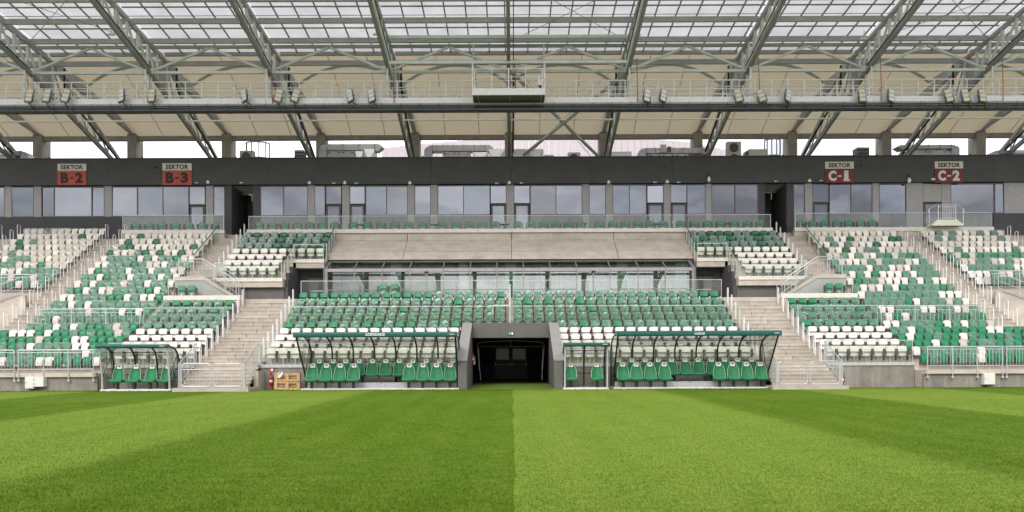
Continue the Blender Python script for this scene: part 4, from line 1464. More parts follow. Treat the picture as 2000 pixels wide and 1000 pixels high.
def dug_seat_proto():
    prof = [(0.47, 0.0), (0.478, 0.14), (0.472, 0.30), (0.44, 0.46), (0.365, 0.61), (0.275, 0.73), (0.24, 0.80), (0.20, 0.84)]
    mb_ = MB()
    F_, B_ = [], []
    nx = 6
    for w_, z in prof:
        for i in range(nx + 1):
            u = -1 + 2 * i / nx
            y = 0.16 * (z / 0.84) ** 1.2 - 0.10 * u * u
            F_.append((u * w_ / 2, y, z))
            B_.append((u * w_ / 2, y + 0.07, z))
    N = len(F_)
    nz = len(prof) - 1
    idx = lambda i, j: j * (nx + 1) + i
    fs = []
    for j in range(nz):
        for i in range(nx):
            fs.append((idx(i, j), idx(i + 1, j), idx(i + 1, j + 1), idx(i, j + 1)))
            fs.append((N + idx(i, j + 1), N + idx(i + 1, j + 1), N + idx(i + 1, j), N + idx(i, j)))
        fs.append((idx(0, j), idx(0, j + 1), N + idx(0, j + 1), N + idx(0, j)))
        fs.append((N + idx(nx, j), N + idx(nx, j + 1), idx(nx, j + 1), idx(nx, j)))
    for i in range(nx):
        fs.append((idx(i, nz), idx(i + 1, nz), N + idx(i + 1, nz), N + idx(i, nz)))
        fs.append((N + idx(i, 0), N + idx(i + 1, 0), idx(i + 1, 0), idx(i, 0)))
    mb_.add(F_ + B_, fs)
    rim = [(-w_ / 2, 0.16 * (z / 0.84) ** 1.2 - 0.105, z) for w_, z in prof] + [(w_ / 2, 0.16 * (z / 0.84) ** 1.2 - 0.105, z) for w_, z in reversed(prof)]
    cush = MB()
    nseg = 6
    P = [(-0.42, 0.0), (-0.46, 0.03), (-0.45, 0.08), (-0.38, 0.09), (-0.1, 0.05), (0.03, 0.04), (0.05, -0.04), (-0.36, -0.05)]
    vs_, fs_ = [], []
    for i in range(nseg + 1):
        u = -1 + 2 * i / nseg
        for y, z in P:
            vs_.append((u * 0.26, y * (1 - 0.06 * u * u) - 0.05 * u * u * 0, z + 0.035 * u * u * (1 if z > 0 else 0.4)))
    k = len(P)
    for i in range(nseg):
        for j in range(k):
            j2 = (j + 1) % k
            fs_.append((i * k + j, i * k + j2, (i + 1) * k + j2, (i + 1) * k + j))
    fs_ += [tuple(range(k - 1, -1, -1)), tuple(nseg * k + j for j in range(k))]
    cush.add(vs_, fs_)
    head = shell(0.19, 0.65, 0.855, 0.045, 0.2, 0.012, 0.045, nx=4, nz=4, rnd=0.03, rnd_low=0.02)
    emb = MB()
    for (r0, r1) in ((0.048, 0.030),):
        n = 14
        vs_ = [(r * 1.15 * math.cos(2 * math.pi * i / n), 0, r * 0.8 * math.sin(2 * math.pi * i / n)) for r in (r0, r1) for i in range(n)]
        emb.add(vs_, [(i, (i + 1) % n, n + (i + 1) % n, n + i) for i in range(n)])
    emb.add([(-0.028, 0, -0.012), (0.028, 0, -0.012), (0.02, 0, 0.006), (-0.02, 0, 0.006)], [(0, 1, 2, 3)])
    post = MB().box(-0.05, 0.05, -0.2, -0.06, -0.42, -0.05).box(-0.11, 0.11, -0.24, -0.02, -0.43, -0.415)
    return dict(backrest=mb_.mesh('backrest', 'dug_green', True), piping=MB().tube(rim, 0.009, 6).mesh('piping', 'piping', True),
                seat=cush.mesh('seat', 'dug_green', True), headrest_cover=head.mesh('headrest_cover', 'head_white', True),
                emblem=emb.mesh('emblem', 'emblem'), post=post.mesh('post', 'tube_black'))


DS = dug_seat_proto()


def dug_seat(X, Y, Z, label, k=1.0, arm=False, group='team seats in the dugouts'):
    """Z is the height of the seat cushion."""
    o = thing('team_chair', label, 'seat', group, (X, Y, Z))
    o.scale = (k * 1.24, k, k)
    b_ = link('backrest', DS['backrest'], o)
    link('piping', DS['piping'], b_)
    link('seat', DS['seat'], o)
    h_ = link('headrest_cover', DS['headrest_cover'], o)
    link('emblem', DS['emblem'], h_, (0, 0.052, 0.765), (R(-12), 0, 0))
    link('post', DS['post'], o)
    return o


for nm, up, lo in (('home', (623, 650, 674.5, 701, 727, 753, 779.5, 806, 832, 858, 884), (610, 637, 664, 691, 799, 826, 852.5, 879)),
                   ('away', (1209, 1234.6, 1260.4, 1286, 1312, 1338.5, 1364, 1390, 1416, 1441.5, 1469), (1216.5, 1242.6, 1269.6, 1297.6, 1404, 1431.4, 1458.4, 1485.5))):
    for k, x in enumerate(up):
        dug_seat(ax(x, 37.3), 37.3, 0.66, 'green team seat with white headrest, back row of %s dugout, %s from left' % (nm, nth(k)), 0.94)
    for k, x in enumerate(lo):
        dug_seat(ax(x, 36.6), 36.6, 0.44, 'green team seat with white headrest, front row of %s dugout, %s from left' % (nm, nth(k)), 0.97)
for k, x in enumerate((1115, 1165.5)):
    dug_seat(ax(x, 36.5), 36.5, 0.46, 'green seat in the two-seat dugout, %s one' % ('left' if k == 0 else 'right'), 0.92)
for k, x in enumerate((232, 264.5, 296, 327)):
    dug_seat(ax(x, 36.5), 36.5, 0.44, 'green seat in the four-seat dugout, %s from left' % nth(k), 0.95)
# black bags stowed behind the front row
for k, x in enumerate((727, 757, 1330, 1355)):
    mb_ = shell(0.75, 0.0, 0.34, -0.15, 0.3, 0.08, 0.0, nx=8, nz=5, rnd=0.14, rnd_low=0.1, belly=0.08, crumple=0.012, seed=40 + k)
    o = ob('kit_bag', mb_, 'arm', None, True, (ax(x, 37.2), 37.12, 0.335), (0, 0, 0.1))
    tag(o, 'slumped black bag under the %s dugout back row, %s of two' % ('home' if x < 1000 else 'away', 'left' if k % 2 == 0 else 'right'), 'bag')

# ------------------------------------------------------------------ roof
RF = thing('stand_roof', 'steel truss roof with pale translucent sheets and cream membrane ceiling', 'roof')
BAY = 7.5
TX = [BAY * k - 0.15 for k in range(-6, 7)]
roof_z = lambda Y: 21.0 + 0.115 * (50.5 - Y)
BOT = [(59.6, 16.05), (48.2, 19.42), (41.7, 20.92), (33.0, 22.85)]
TOP = [(59.9, 16.35), (50.5, 20.93), (43.4, 21.74), (33.0, 23.0)]


def on_line(L, Y):
    for (ya, za), (yb, zb) in zip(L[:-1], L[1:]):
        if yb <= Y <= ya:
            return za + (zb - za) * (ya - Y) / (ya - yb)
    return L[-1][1]


webs = [34.2, 35.6, 37.0, 38.4, 39.8, 41.2, 42.6, 44.0, 45.3, 46.6, 47.9, 49.2]
for ti, X in enumerate(TX):
    mb_ = MB()
    tr = None
    for (ya, za), (yb, zb) in zip(BOT[:-1], BOT[1:]):
        mb_.bar((X, ya + 0.02, za), (X, yb - 0.02, zb), 0.2, 0.27)
    tr = ob('truss', mb_, 'steel_dark', RF)
    mb_ = MB()
    for (ya, za), (yb, zb) in zip(TOP[:-1], TOP[1:]):
        mb_.bar((X, ya + 0.02, za), (X, yb - 0.02, zb), 0.22, 0.22)
    ob('top_chord', mb_, 'steel', tr)
    prev = None
    for j, Y in enumerate(webs):
        zb_, zt_ = on_line(BOT, Y) + 0.14, on_line(TOP, Y) - 0.1
        if zt_ - zb_ > 0.12:
            ob('web_post', MB().bar((X, Y, zb_), (X, Y, zt_), 0.13, 0.13), 'steel_light', tr)
        if j + 1 < len(webs):
            Y2 = webs[j + 1]
            ob('web_diagonal', MB().bar((X, Y, zt_), (X, Y2 - 0.1, on_line(BOT, Y2) + 0.14), 0.11, 0.11), 'steel_light', tr)
    yy = [50.4, 51.8, 53.2, 54.6, 56.0, 57.4]
    for j in range(len(yy)):
        za_, zb_ = on_line(BOT, yy[j]) + 0.12, on_line(TOP, yy[j]) - 0.1
        ob('web_post', MB().bar((X, yy[j], za_), (X, yy[j], zb_), 0.1 if j else 0.3, 0.1 if j else 0.16), 'steel_light', tr)
        if j + 1 < len(yy):
            ob('web_diagonal', MB().bar((X, yy[j + 1], on_line(BOT, yy[j + 1]) + 0.12), (X, yy[j] + 0.05, zb_), 0.08, 0.08), 'steel', tr)
    ob('gusset', MB().prism([(50.9, 20.9), (50.0, 20.98), (48.9, 19.5), (50.2, 19.0)], X - 0.02, X + 0.02), 'steel', tr)
    rf = ob('rafter', MB().bar((X, 50.45, 20.86), (X, 61.6, 19.52), 0.30, 0.58), 'steel', RF)
    if 0 < ti < 12:
        for q in (-1, 1):
            ob('knee_brace', MB().bar((X, 57.2, 19.85), (X + q * 1.25, 56.9, 20.75), 0.09, 0.09), 'steel', rf)
    # drain pipe on the rafter, cable run
    ob('drain_pipe', MB().tube([(X + (0.32 if X < 0 else -0.32), 51.3, 20.9), (X + (0.32 if X < 0 else -0.32), 51.3, 19.6), (X + (0.32 if X < 0 else -0.32), 52.4, 18.9), (X + (0.26 if X < 0 else -0.26), 58.9, 16.4)], 0.07, 6), 'cable', rf, True)
    c_ = ob('column', MB().box(X - 0.36, X + 0.36, 61.0, 62.2, 15.21, 19.28), 'column_concrete', RF)
    box('bearing', 'steel_dark', c_, X - 0.3, X + 0.3, 60.95, 61.7, 19.285, 19.36)
    sg = 1 if X < 0 else -1
    ob('downpipe', MB().tube([(X + sg * 0.55, 61.6, 17.6), (X + sg * 0.7, 61.5, 17.2), (X + sg * 0.7, 61.5, 16.8), (X + sg * 0.45, 61.5, 16.3)], 0.07, 6), 'cable', c_, True)
    ob('cable_tray', MB().bar((X + 0.3 * sg, 33.5, on_line(BOT, 33.5) - 0.05), (X + 0.3 * sg, 47.6, 19.5), 0.05, 0.05), 'cable', tr)

for k in range(len(TX) - 1):
    xa, xb = TX[k] + 0.11, TX[k + 1] - 0.11
    xm = (xa + xb) / 2
    for Y in (34.2, 36.5, 38.8, 41.1, 43.4, 45.65, 47.9):
        ob('purlin', MB().box(xa, xb, Y - 0.08, Y + 0.08, roof_z(Y) - 0.16, roof_z(Y) + 0.14), 'steel', RF)
    for Y in (35.35, 37.65, 39.95, 42.25, 44.5, 46.8):
        ob('glazing_bar', MB().box(xa, xb, Y - 0.035, Y + 0.035, roof_z(Y) + 0.15, roof_z(Y) + 0.215), 'steel_dark', RF)
    ob('eaves_beam', MB().box(xa, xb, 50.0, 50.2, 21.22, 21.46), 'steel', RF)
    ob('eaves_beam', MB().box(xa, xb, 50.42, 50.58, 20.72, 21.02), 'steel', RF)
    ob('longitudinal_tie', MB().box(xa, xb, 48.15, 48.3, 20.95, 21.13), 'steel', RF)
    ob('longitudinal_tie', MB().box(xa, xb, 48.12, 48.28, 19.35, 19.51), 'steel_light', RF)
    ob('longitudinal_tie', MB().tube([(xa, 53.2, 17.93), (xb, 53.2, 17.93)], 0.06, 6), 'steel_light', RF)
    ob('v_brace', MB().bar((xm - 0.05, 48.2, 20.96), (xa + 0.1, 48.2, 19.55), 0.13, 0.13), 'steel_light', RF)
    ob('v_brace', MB().bar((xm + 0.05, 48.2, 20.96), (xb - 0.1, 48.2, 19.55), 0.13, 0.13), 'steel_light', RF)
    ob('rear_beam', MB().box(TX[k] + 0.37, TX[k + 1] - 0.37, 61.2, 61.6, 18.86, 19.2), 'column_concrete', RF)
    # sheets between the sloping bars
    for j in range(7):
        if j in (0, 6):
            if j == 0:
                continue
        Xb = TX[k] + BAY * j / 6
        if j == 6:
            Xb = TX[k + 1] - 0.2
        ob('sheet_bar', MB().bar((Xb, 50.1, roof_z(50.1) + 0.33), (Xb, 33.6, roof_z(33.6) + 0.33), 0.075, 0.07), 'steel_dark', RF)
    pr_ = MB()
    z_ = lambda Y: roof_z(Y) + 0.375
    for j in range(6):
        Xa, Xb = TX[k] + BAY * j / 6 + 0.01, TX[k] + BAY * (j + 1) / 6 - 0.01
        if 1 <= k <= 10:
            for (Ya, Yb) in ((50.1, 47.9), (47.9, 45.65), (45.65, 43.4), (43.4, 41.1)):
                mb_ = MB()
                mb_.add([(Xa, Ya, z_(Ya)), (Xb, Ya, z_(Ya)), (Xb, Yb, z_(Yb)), (Xa, Yb, z_(Yb))], [(0, 1, 2, 3)])
                ob('roof_sheet', mb_, 'roof_sheet', RF)
            pr_.add([(Xa, 41.1, z_(41.1)), (Xb, 41.1, z_(41.1)), (Xb, 33.6, z_(33.6)), (Xa, 33.6, z_(33.6))], [(0, 1, 2, 3)])
        else:
            pr_.add([(Xa, 50.1, z_(50.1)), (Xb, 50.1, z_(50.1)), (Xb, 33.6, z_(33.6)), (Xa, 33.6, z_(33.6))], [(0, 1, 2, 3)])
    o = ob('roof_sheeting', pr_, 'roof_sheet', RF)
    o['kind'] = 'stuff'
    # membrane vault
    ez = lambda Y: 21.1 - (Y - 54.8) * 0.29 if Y > 54.8 else 21.1 + (54.8 - Y) * 0.12
    am = lambda Y: 1.32 * min(1.0, (61.3 - Y) / 6.5) ** 0.85
    NU, ys_ = 12, [61.3, 60.3, 59.2, 58.0, 56.8, 55.6, 54.8, 53.6, 52.4, 51.2, 50.3]
    mz = lambda u, Y: ez(Y) + am(Y) * (1 - abs(2 * u - 1) ** 2.2)
    vs_ = [(TX[k] + BAY * i / NU, Y, mz(i / NU, Y)) for Y in ys_ for i in range(NU + 1)]
    fs_ = [(j * (NU + 1) + i, j * (NU + 1) + i + 1, (j + 1) * (NU + 1) + i + 1, (j + 1) * (NU + 1) + i) for j in range(len(ys_) - 1) for i in range(NU)]
    o = ob('membrane', MB().add(vs_, fs_), 'membrane', RF, True)
    for u in (0.32, 0.68):
        ob('membrane_seam', MB().tube([(TX[k] + BAY * u, Y, mz(u, Y) - 0.02) for Y in ys_], 0.022, 5), 'seam', o)
    ob('arch_tube', MB().tube([(TX[k] + BAY * i / 16, 54.8, mz(i / 16, 54.8) - 0.1) for i in range(17)], 0.1, 8), 'steel', RF, True)

# crossed bracing in one bay and thin rods in the roof plane
xa, xb = TX[6], TX[7]
ob('cross_brace', MB().bar((xa + 0.1, 59.0, 16.2), (xb - 0.1, 48.3, 19.36), 0.16, 0.16), 'steel', RF)
ob('cross_brace', MB().bar((xb - 0.1, 59.0, 16.32), (xa + 0.1, 48.3, 19.5), 0.16, 0.16), 'steel', RF)
ob('tie_rod', MB().tube([(xa + 0.6, 59.0, 16.1), (xb - 0.6, 51.0, 20.6)], 0.02, 5), 'steel_dark', RF)
ob('tie_rod', MB().tube([(xb - 0.6, 59.0, 16.1), (xa + 0.6, 51.0, 20.6)], 0.02, 5), 'steel_dark', RF)
for k in (6, 2, 9):
    for a, b in ((TX[k], TX[k + 1]), (TX[k + 1], TX[k])):
        ob('tie_rod', MB().tube([(a, 47.9, 21.15), (b, 41.1, 21.95)], 0.018, 5), 'steel_dark', RF)
ob('tie_rod', MB().tube([(-46, 44.6, 21.4), (46, 44.6, 21.4)], 0.02, 5), 'steel_dark', RF)
# small lamps hung below the trusses
for x, y in ((220, 67), (737, 67), (1247, 68), (1502, 62), (1690, 75)):
    Y = 46.0
    l_ = thing('roof_lamp', 'small white lamp hung under the roof, %s from the left' % nth([220, 737, 1247, 1502, 1690].index(x)), 'lamp', 'lamps under the roof trusses', (ax(x, Y), Y, az(x, y, Y)))
    box('lamp_body', 'paint_white', l_, -0.2, 0.2, -0.08, 0.08, -0.05, 0.04)
    box('lamp_stem', 'steel_light', l_, -0.015, 0.015, -0.015, 0.015, 0.041, 0.5)

# ------------------------------------------------------------------ catwalk, camera platform, floodlights
CW = thing('catwalk', 'long pale maintenance catwalk with railings hung across the roof', 'catwalk')
y0c, y1c, zc = 47.4, 48.5, 17.36
for k in range(12):
    xa, xb = TX[k] + 0.01, TX[k + 1] - 0.01
    box('deck', 'galv', CW, xa, xb, y0c, y1c, zc - 0.06, zc)
    for a_, b_ in (((xa, xb),) if k not in (5, 6) else (((xa, ax(925, 46.1)),) if k == 5 else ((ax(1066, 46.1), xb),))):
        box('toe_board', 'galv_white', CW, a_, b_, y0c - 0.03, y0c - 0.001, zc - 0.2, zc + 0.17)
    box('toe_board', 'galv_white', CW, xa, xb, y1c + 0.001, y1c + 0.03, zc - 0.05, zc + 0.15)
    for zz, rr in ((18.56, 0.038), (18.02, 0.028), (17.72, 0.028)):
        ob('guard_rail', MB().tube([(xa, y0c, zz), (xb, y0c, zz)], rr, 6), 'galv_white', CW, True)
        ob('guard_rail', MB().tube([(xa, y1c, zz), (xb, y1c, zz)], rr * 0.8, 6), 'galv_white', CW, True)
pm = MB().tube([(0, 0, -0.14), (0, 0, 1.2)], 0.032, 6).mesh('rail_post', 'galv_white', True)
for k in range(82):
    X = -41.2 + 1.005 * k
    if not -2.45 < X < 2.2:
        link('rail_post', pm, CW, (X, y0c, zc))
    link('rail_post', pm, CW, (X + 0.55, y1c, zc))
for X in TX[1:12]:
    ob('hanger', MB().tube([(X, 47.6, 19.5), (X, 47.6, zc)], 0.06, 8), 'galv_white', CW, True)
    ob('hanger', MB().tube([(X, 48.4, 19.3), (X, 48.4, zc)], 0.06, 8), 'galv', CW, True)
    sg = 1 if X > 0 else -1
    ob('conduit', MB().tube([(X + 0.45 * -sg * 0 + 0.4, 47.3, 19.9), (X + 0.42, 47.25, 18.6), (X + 0.46, 47.3, 17.2)], 0.026, 6), 'rust', CW, True)

PT = thing('camera_platform', 'white railed camera platform hanging in the middle of the catwalk', 'platform')
xa, xb, ya, yb = ax(925, 46.1), ax(1066, 46.1), 46.1, 47.35
box('platform_deck', 'plaster', PT, xa, xb, ya, 48.2, zc - 0.14, zc - 0.065)
box('front_board', 'galv_white', PT, xa - 0.02, xb + 0.02, ya - 0.04, ya - 0.001, zc - 0.12, zc + 0.28)
for q in (xa, xb):
    box('side_board', 'galv_white', PT, q - 0.02, q + 0.02, ya, yb, zc - 0.12, zc + 0.26)
    for zz in (18.82, 18.33):
        ob('rail', MB().tube([(q, ya, zz), (q, yb, zz)], 0.025, 6), 'galv_white', PT, True)
    ob('corner_post', MB().tube([(q, ya, zc - 0.1), (q, ya, 19.2)], 0.04, 6), 'galv_white', PT, True)
    ob('hanger', MB().tube([(q, 47.3, zc - 0.3), (q, 47.3, 20.9)], 0.035, 6), 'galv_white', PT, True)
for zz, rr in ((18.82, 0.03), (18.33, 0.022)):
    ob('rail', MB().tube([(xa, ya, zz), (xb, ya, zz)], rr, 6), 'galv_white', PT, True)
for k in range(5):
    X = xa + 0.14 + (xb - xa - 0.28) * k / 4
    ob('rail_post', MB().tube([(X, ya, zc), (X, ya, 18.82)], 0.03, 6), 'galv_white', PT, True)
for k in range(3):
    box('deck_joist', 'steel_dark', PT, xa + 0.3 + k * 1.9, xa + 0.36 + k * 1.9, ya + 0.05, yb, zc - 0.18, zc - 0.101)
cb = box('control_box', 'galv_white', PT, ax(1053, 46.3), ax(1063, 46.3), 46.3, 46.5, 17.9, 18.45)
box('box_cable', 'cable', cb, ax(1055, 46.3), ax(1059, 46.3), 46.35, 46.45, 17.6, 17.9)
for z0_ in (19.55, 21.1):
    ob('support_beam', MB().box(TX[5] + 0.2, TX[7] - 0.2, 46.9, 47.05, z0_ - 0.09, z0_ + 0.09), 'steel_light', PT)

pp = thing('drain_main', 'glossy dark pipe running the full length below the catwalk', 'pipe')
ob('pipe', MB().tube([(-46, 47.15, 16.70), (46, 47.15, 16.70)], 0.18, 20), 'pipe_dark', pp, True)
ob('carrier_beam', MB().box(-46, 46, 47.05, 47.25, 16.98, 17.09), 'steel_dark', pp)
for k in range(70):
    X = -41 + 1.18 * k
    ob('clip', MB().tube([(X, 47.0, 17.1), (X + (0.12 if X < 0 else -0.12), 46.94, 16.62), (X + (0.14 if X < 0 else -0.14), 47.1, 16.5)], 0.012, 4), 'cable', pp)

FLP = {}


def flood_proto():
    c_ = MB().box(-0.2, 0.2, 0.0, 0.1, -0.43, 0.43)
    for j in range(6):
        c_.box(-0.19 + j * 0.07, -0.17 + j * 0.07, 0.101, 0.17, -0.4, 0.4)
    l_ = MB().box(-0.17, 0.17, -0.02, -0.001, -0.112, 0.112)
    y_ = MB().tube([(-0.24, 0.05, 0.0), (-0.24, 0.05, -0.42), (-0.18, 0.06, -0.5), (0.18, 0.06, -0.5), (0.24, 0.05, -0.42), (0.24, 0.05, 0.0)], 0.02, 6)
    y_.tube([(0.05, 0.06, -0.5), (0.25, 0.25, -0.75)], 0.03, 6)
    return c_.mesh('housing', 'steel_dark'), l_, y_.mesh('yoke', 'cable', True)


fh, fl, fy = flood_proto()
flm = {m: fl.mesh('lens', m) for m in ('lens', 'lens_white')}
FLOODS = [(59, 2, 0), (93, 3, 0), (130, 8, 0), (238, -14, 1), (298, -2, 0), (478, -22, 1), (546, 12, 0), (579, 14, 0), (685, -20, 1), (727, -14, 1),
          (1266, 12, 1), (1298, 18, 1), (1444, -12, 0), (1489, -16, 0), (1542, 22, 1), (1686, 0, 0), (1743, 14, 1), (1855, -10, 0), (1888, -4, 0), (1921, 2, 0)]
for k, (x, ang, lw) in enumerate(FLOODS):
    o = thing('floodlight', 'three-panel floodlight on the catwalk, %s from the left' % nth(k), 'floodlight', 'floodlights along the catwalk', (ax(x, 46.95), 46.95, az(x, 186, 46.95)), (R(-16), R(ang), R(ang * 1.1)))
    link('housing', fh, o)
    link('yoke', fy, o, None, None)
    for z in (-0.285, 0.0, 0.285):
        link('lens', flm['lens_white' if lw else 'lens'], o, (0, 0, z))

# ------------------------------------------------------------------ plant on the roof deck
YP = 57.6
pz = lambda y: az(1000, y, YP)
DK = 15.2


def px(x):
    return ax(x, YP)


def plant(name, label, cat='air duct'):
    return thing(name, label, cat)


def hood(par, x0, x1, y_top, yb0=DK, depth=1.0):
    """Creased sheet-metal transition box."""
    a, b, z1 = px(x0), px(x1), pz(y_top)
    mb_ = MB()
    xm, zm = (a + b) / 2, (yb0 + z1) / 2
    vs_ = [(a, YP, yb0), (b, YP, yb0), (b, YP, z1), (a, YP, z1), (xm, YP - 0.12, zm), (a, YP + depth, yb0), (b, YP + depth, yb0), (b, YP + depth, z1), (a, YP + depth, z1)]
    mb_.add(vs_, [(0, 1, 4), (1, 2, 4), (2, 3, 4), (3, 0, 4), (1, 6, 7, 2), (5, 0, 3, 8), (3, 2, 7, 8), (6, 5, 8, 7)])
    return ob('transition', mb_, 'duct_light', par)


def duct_run(par, x0, x1, yt, yb, bend=-1, joints=4):
    a, b = px(x0), px(x1)
    zt_, zb_ = pz(yt), pz(yb)
    rr = (zt_ - zb_)
    o = ob('duct', MB().box(a, b, YP, YP + 0.8, zb_, zt_), 'duct', par)
    for j in range(joints + 1):
        q = a + (b - a) * j / joints
        box('flange', 'steel_dark', o, q - 0.025, q + 0.025, YP - 0.03, YP + 0.83, zb_ - 0.03, zt_ + 0.03)
    # bend down at one end, cut nozzle at the other
    e, sg = (a, -1) if bend < 0 else (b, 1)
    pts = []
    for j in range(6):
        an = R(90 * j / 5)
        pts.append((e + sg * 0.62 * math.sin(an) * 1.0, zt_ - rr - 0.02 + (rr + 0.02) * math.cos(an)))
    poly = [(e + sg * 0.03, zb_)] + [(p_[0] if j else e + sg * 0.03, p_[1]) for j, p_ in enumerate(pts)] + [(e + sg * 0.62, DK), (e + sg * 0.03, DK)]
    ob('duct_bend', MB().prism_y(poly, YP + 0.02, YP + 0.78), 'duct', par)
    f, sg2 = (b, 1) if bend < 0 else (a, -1)
    ob('nozzle', MB().prism_y([(f + sg2 * 0.03, zt_), (f + sg2 * 0.35, zt_), (f + sg2 * 0.62, zt_ - rr * 0.45), (f + sg2 * 0.2, zb_ - 0.1), (f + sg2 * 0.03, zb_)], YP + 0.01, YP + 0.79), 'duct', par)
    return o


def ahu(par, x0, x1, yt, doors=2):
    a, b = px(x0), px(x1)
    o = ob('unit_casing', MB().box(a, b, YP + 0.0, YP + 1.1, DK, pz(yt)), 'ahu', par)
    for j in range(doors):
        q0, q1 = a + (b - a) * j / doors + 0.04, a + (b - a) * (j + 1) / doors - 0.04
        p_ = box('access_panel', 'ahu', o, q0, q1, YP - 0.03, YP - 0.001, DK + 0.05, pz(yt) - 0.04)
        for zz in (DK + 0.12, pz(yt) - 0.12):
            box('latch', 'black', p_, q0 + 0.06, q0 + 0.2, YP - 0.06, YP - 0.031, zz - 0.03, zz + 0.03)
            box('latch', 'black', p_, q1 - 0.2, q1 - 0.06, YP - 0.06, YP - 0.031, zz - 0.03, zz + 0.03)
    return o


def louvre(label, x0, x1, yt, flip=1):
    p_ = plant('louvre_box', label, 'vent')
    a, b = px(x0), px(x1)
    box('casing', 'bracket', p_, a, b, YP + 0.06, YP + 0.9, DK, pz(yt))
    n = 8
    for j in range(n):
        z = DK + (pz(yt) - DK) * (j + 0.5) / n
        ob('slat', MB().prism([(YP - 0.04, z - 0.03), (YP + 0.055, z + 0.03), (YP + 0.055, z + 0.045), (YP - 0.04, z - 0.015)], a, b), 'duct', p_)


def ac_unit(label, x0, x1, yt, fans=1):
    p_ = plant('cooling_unit', label, 'air conditioner')
    a, b, z1 = px(x0), px(x1), pz(yt)
    box('casing', 'ahu', p_, a, b, YP, YP + 0.5, DK, z1)
    cx_ = a + (b - a) * 0.48
    r_ = (b - a) * 0.33
    zc_ = [z1 - r_ - 0.12 - j * (2 * r_ + 0.12) for j in range(fans)]
    for z in zc_:
        f = ob('fan_grille', MB().disc_y(cx_, YP - 0.03, YP - 0.001, z, r_, 20), 'bracket', p_)
        for q in (0.35, 0.65, 0.95):
            ob('grille_ring', MB().tube([(cx_ + r_ * q * math.cos(2 * math.pi * i / 20), YP - 0.035, z + r_ * q * math.sin(2 * math.pi * i / 20)) for i in range(20)], 0.012, 4, closed=True), 'black', f)


def cage(label, x0, x1, yt):
    p_ = plant('ladder_cage', label, 'ladder')
    a, b, z1 = px(x0), px(x1), pz(yt)
    cx_, r_ = (a + b) / 2, (b - a) / 2
    for zz in (DK + 0.25, (DK + z1) / 2 + 0.1, z1):
        ob('hoop', MB().tube([(cx_ + r_ * math.cos(R(180 + 180 * i / 10)), YP + 0.6 + r_ * 0.7 * math.sin(R(180 + 180 * i / 10)), zz) for i in range(11)], 0.05, 5), 'steel_dark', p_)
    for i in range(6):
        an = R(180 + 180 * i / 5)
        X, Y = cx_ + r_ * math.cos(an), YP + 0.6 + r_ * 0.7 * math.sin(an)
        ob('upright', MB().tube([(X, Y, DK), (X, Y, z1)], 0.045, 5), 'steel_dark', p_)


p_ = plant('roof_duct', 'galvanised duct at the far left edge of the roof deck')
duct_run(p_, -60, 40, 291, 300, 1, 4)
ahu(p_, -50, 30, 301.5)
p_ = plant('roof_duct', 'galvanised duct and air unit left of the second column from the middle')
duct_run(p_, 640, 733, 280, 292, -1, 3)
ahu(p_, 641, 694, 294, 2)
hood(p_, 695, 711, 294)
hood(p_, 712, 734, 290)
ob('flexible_duct', MB().tube([(px(735), YP + 0.4, DK + 0.1), (px(768), YP + 0.4, DK + 0.1), (px(772), YP + 0.4, DK - 0.1)], 0.2, 10), 'duct', p_, True)
p_ = plant('roof_duct', 'galvanised duct and air unit just left of the middle column')
duct_run(p_, 846, 948, 283, 294, -1, 5)
ahu(p_, 866, 920, 296, 2)
hood(p_, 925, 954, 297)
hood(p_, 956, 988, 291)
p_ = plant('roof_duct', 'pale sheet-metal hood just right of the middle column')
hood(p_, 1003, 1030, 291)
hood(p_, 1031, 1063, 291)
box('side_box', 'ahu', p_, px(1064), px(1083), YP, YP + 0.8, DK, pz(303))
ac_unit('single cooling unit on the roof deck beside crossed bracing', 1111, 1135, 298)
p_ = plant('roof_duct', 'pale creased sheet-metal hood right of the crossed bracing')
hood(p_, 1196, 1235, 297)
p_ = plant('roof_duct', 'galvanised duct with two small boxes on top, over the away dugout')
duct_run(p_, 1264, 1372, 290, 300, -1, 6)
box('junction_box', 'ahu', p_, px(1291), px(1302), YP - 0.1, YP - 0.05, pz(299), pz(284))
box('junction_box', 'bracket', p_, px(1304), px(1312), YP - 0.1, YP - 0.05, pz(298), pz(288))
ahu(p_, 1268, 1345, 302, 3)
ac_unit('tall twin-fan cooling unit on the roof deck', 1422, 1449, 278, 2)
p_ = plant('roof_cabinet', 'low beige cabinet on the roof deck beside the twin-fan unit', 'cabinet')
box('casing', 'ahu', p_, px(1464), px(1499), YP, YP + 0.8, DK, pz(293))
box('casing_side', 'bracket', p_, px(1459), px(1463.8), YP + 0.1, YP + 0.8, DK, pz(296))
ac_unit('cooling unit beside the left ladder cage on the roof deck', 469, 496, 292)
cage('grey ladder cage on the left half of the roof deck', 477, 523, 275)
cage('grey ladder cage on the right half of the roof deck', 1500, 1531, 272)
louvre('dark louvred vent box on the left half of the roof deck', 576, 594, 291)
louvre('dark louvred vent box on the right half of the roof deck', 1677, 1700, 290)
p_ = plant('roof_duct', 'galvanised duct on the right half of the roof deck')
duct_run(p_, 1770, 1860, 286, 293, 1, 4)
ahu(p_, 1775, 1852, 297, 2)
p_ = plant('roof_duct', 'galvanised duct at the far right edge of the roof deck')
duct_run(p_, 1955, 2040, 297, 303, -1, 3)

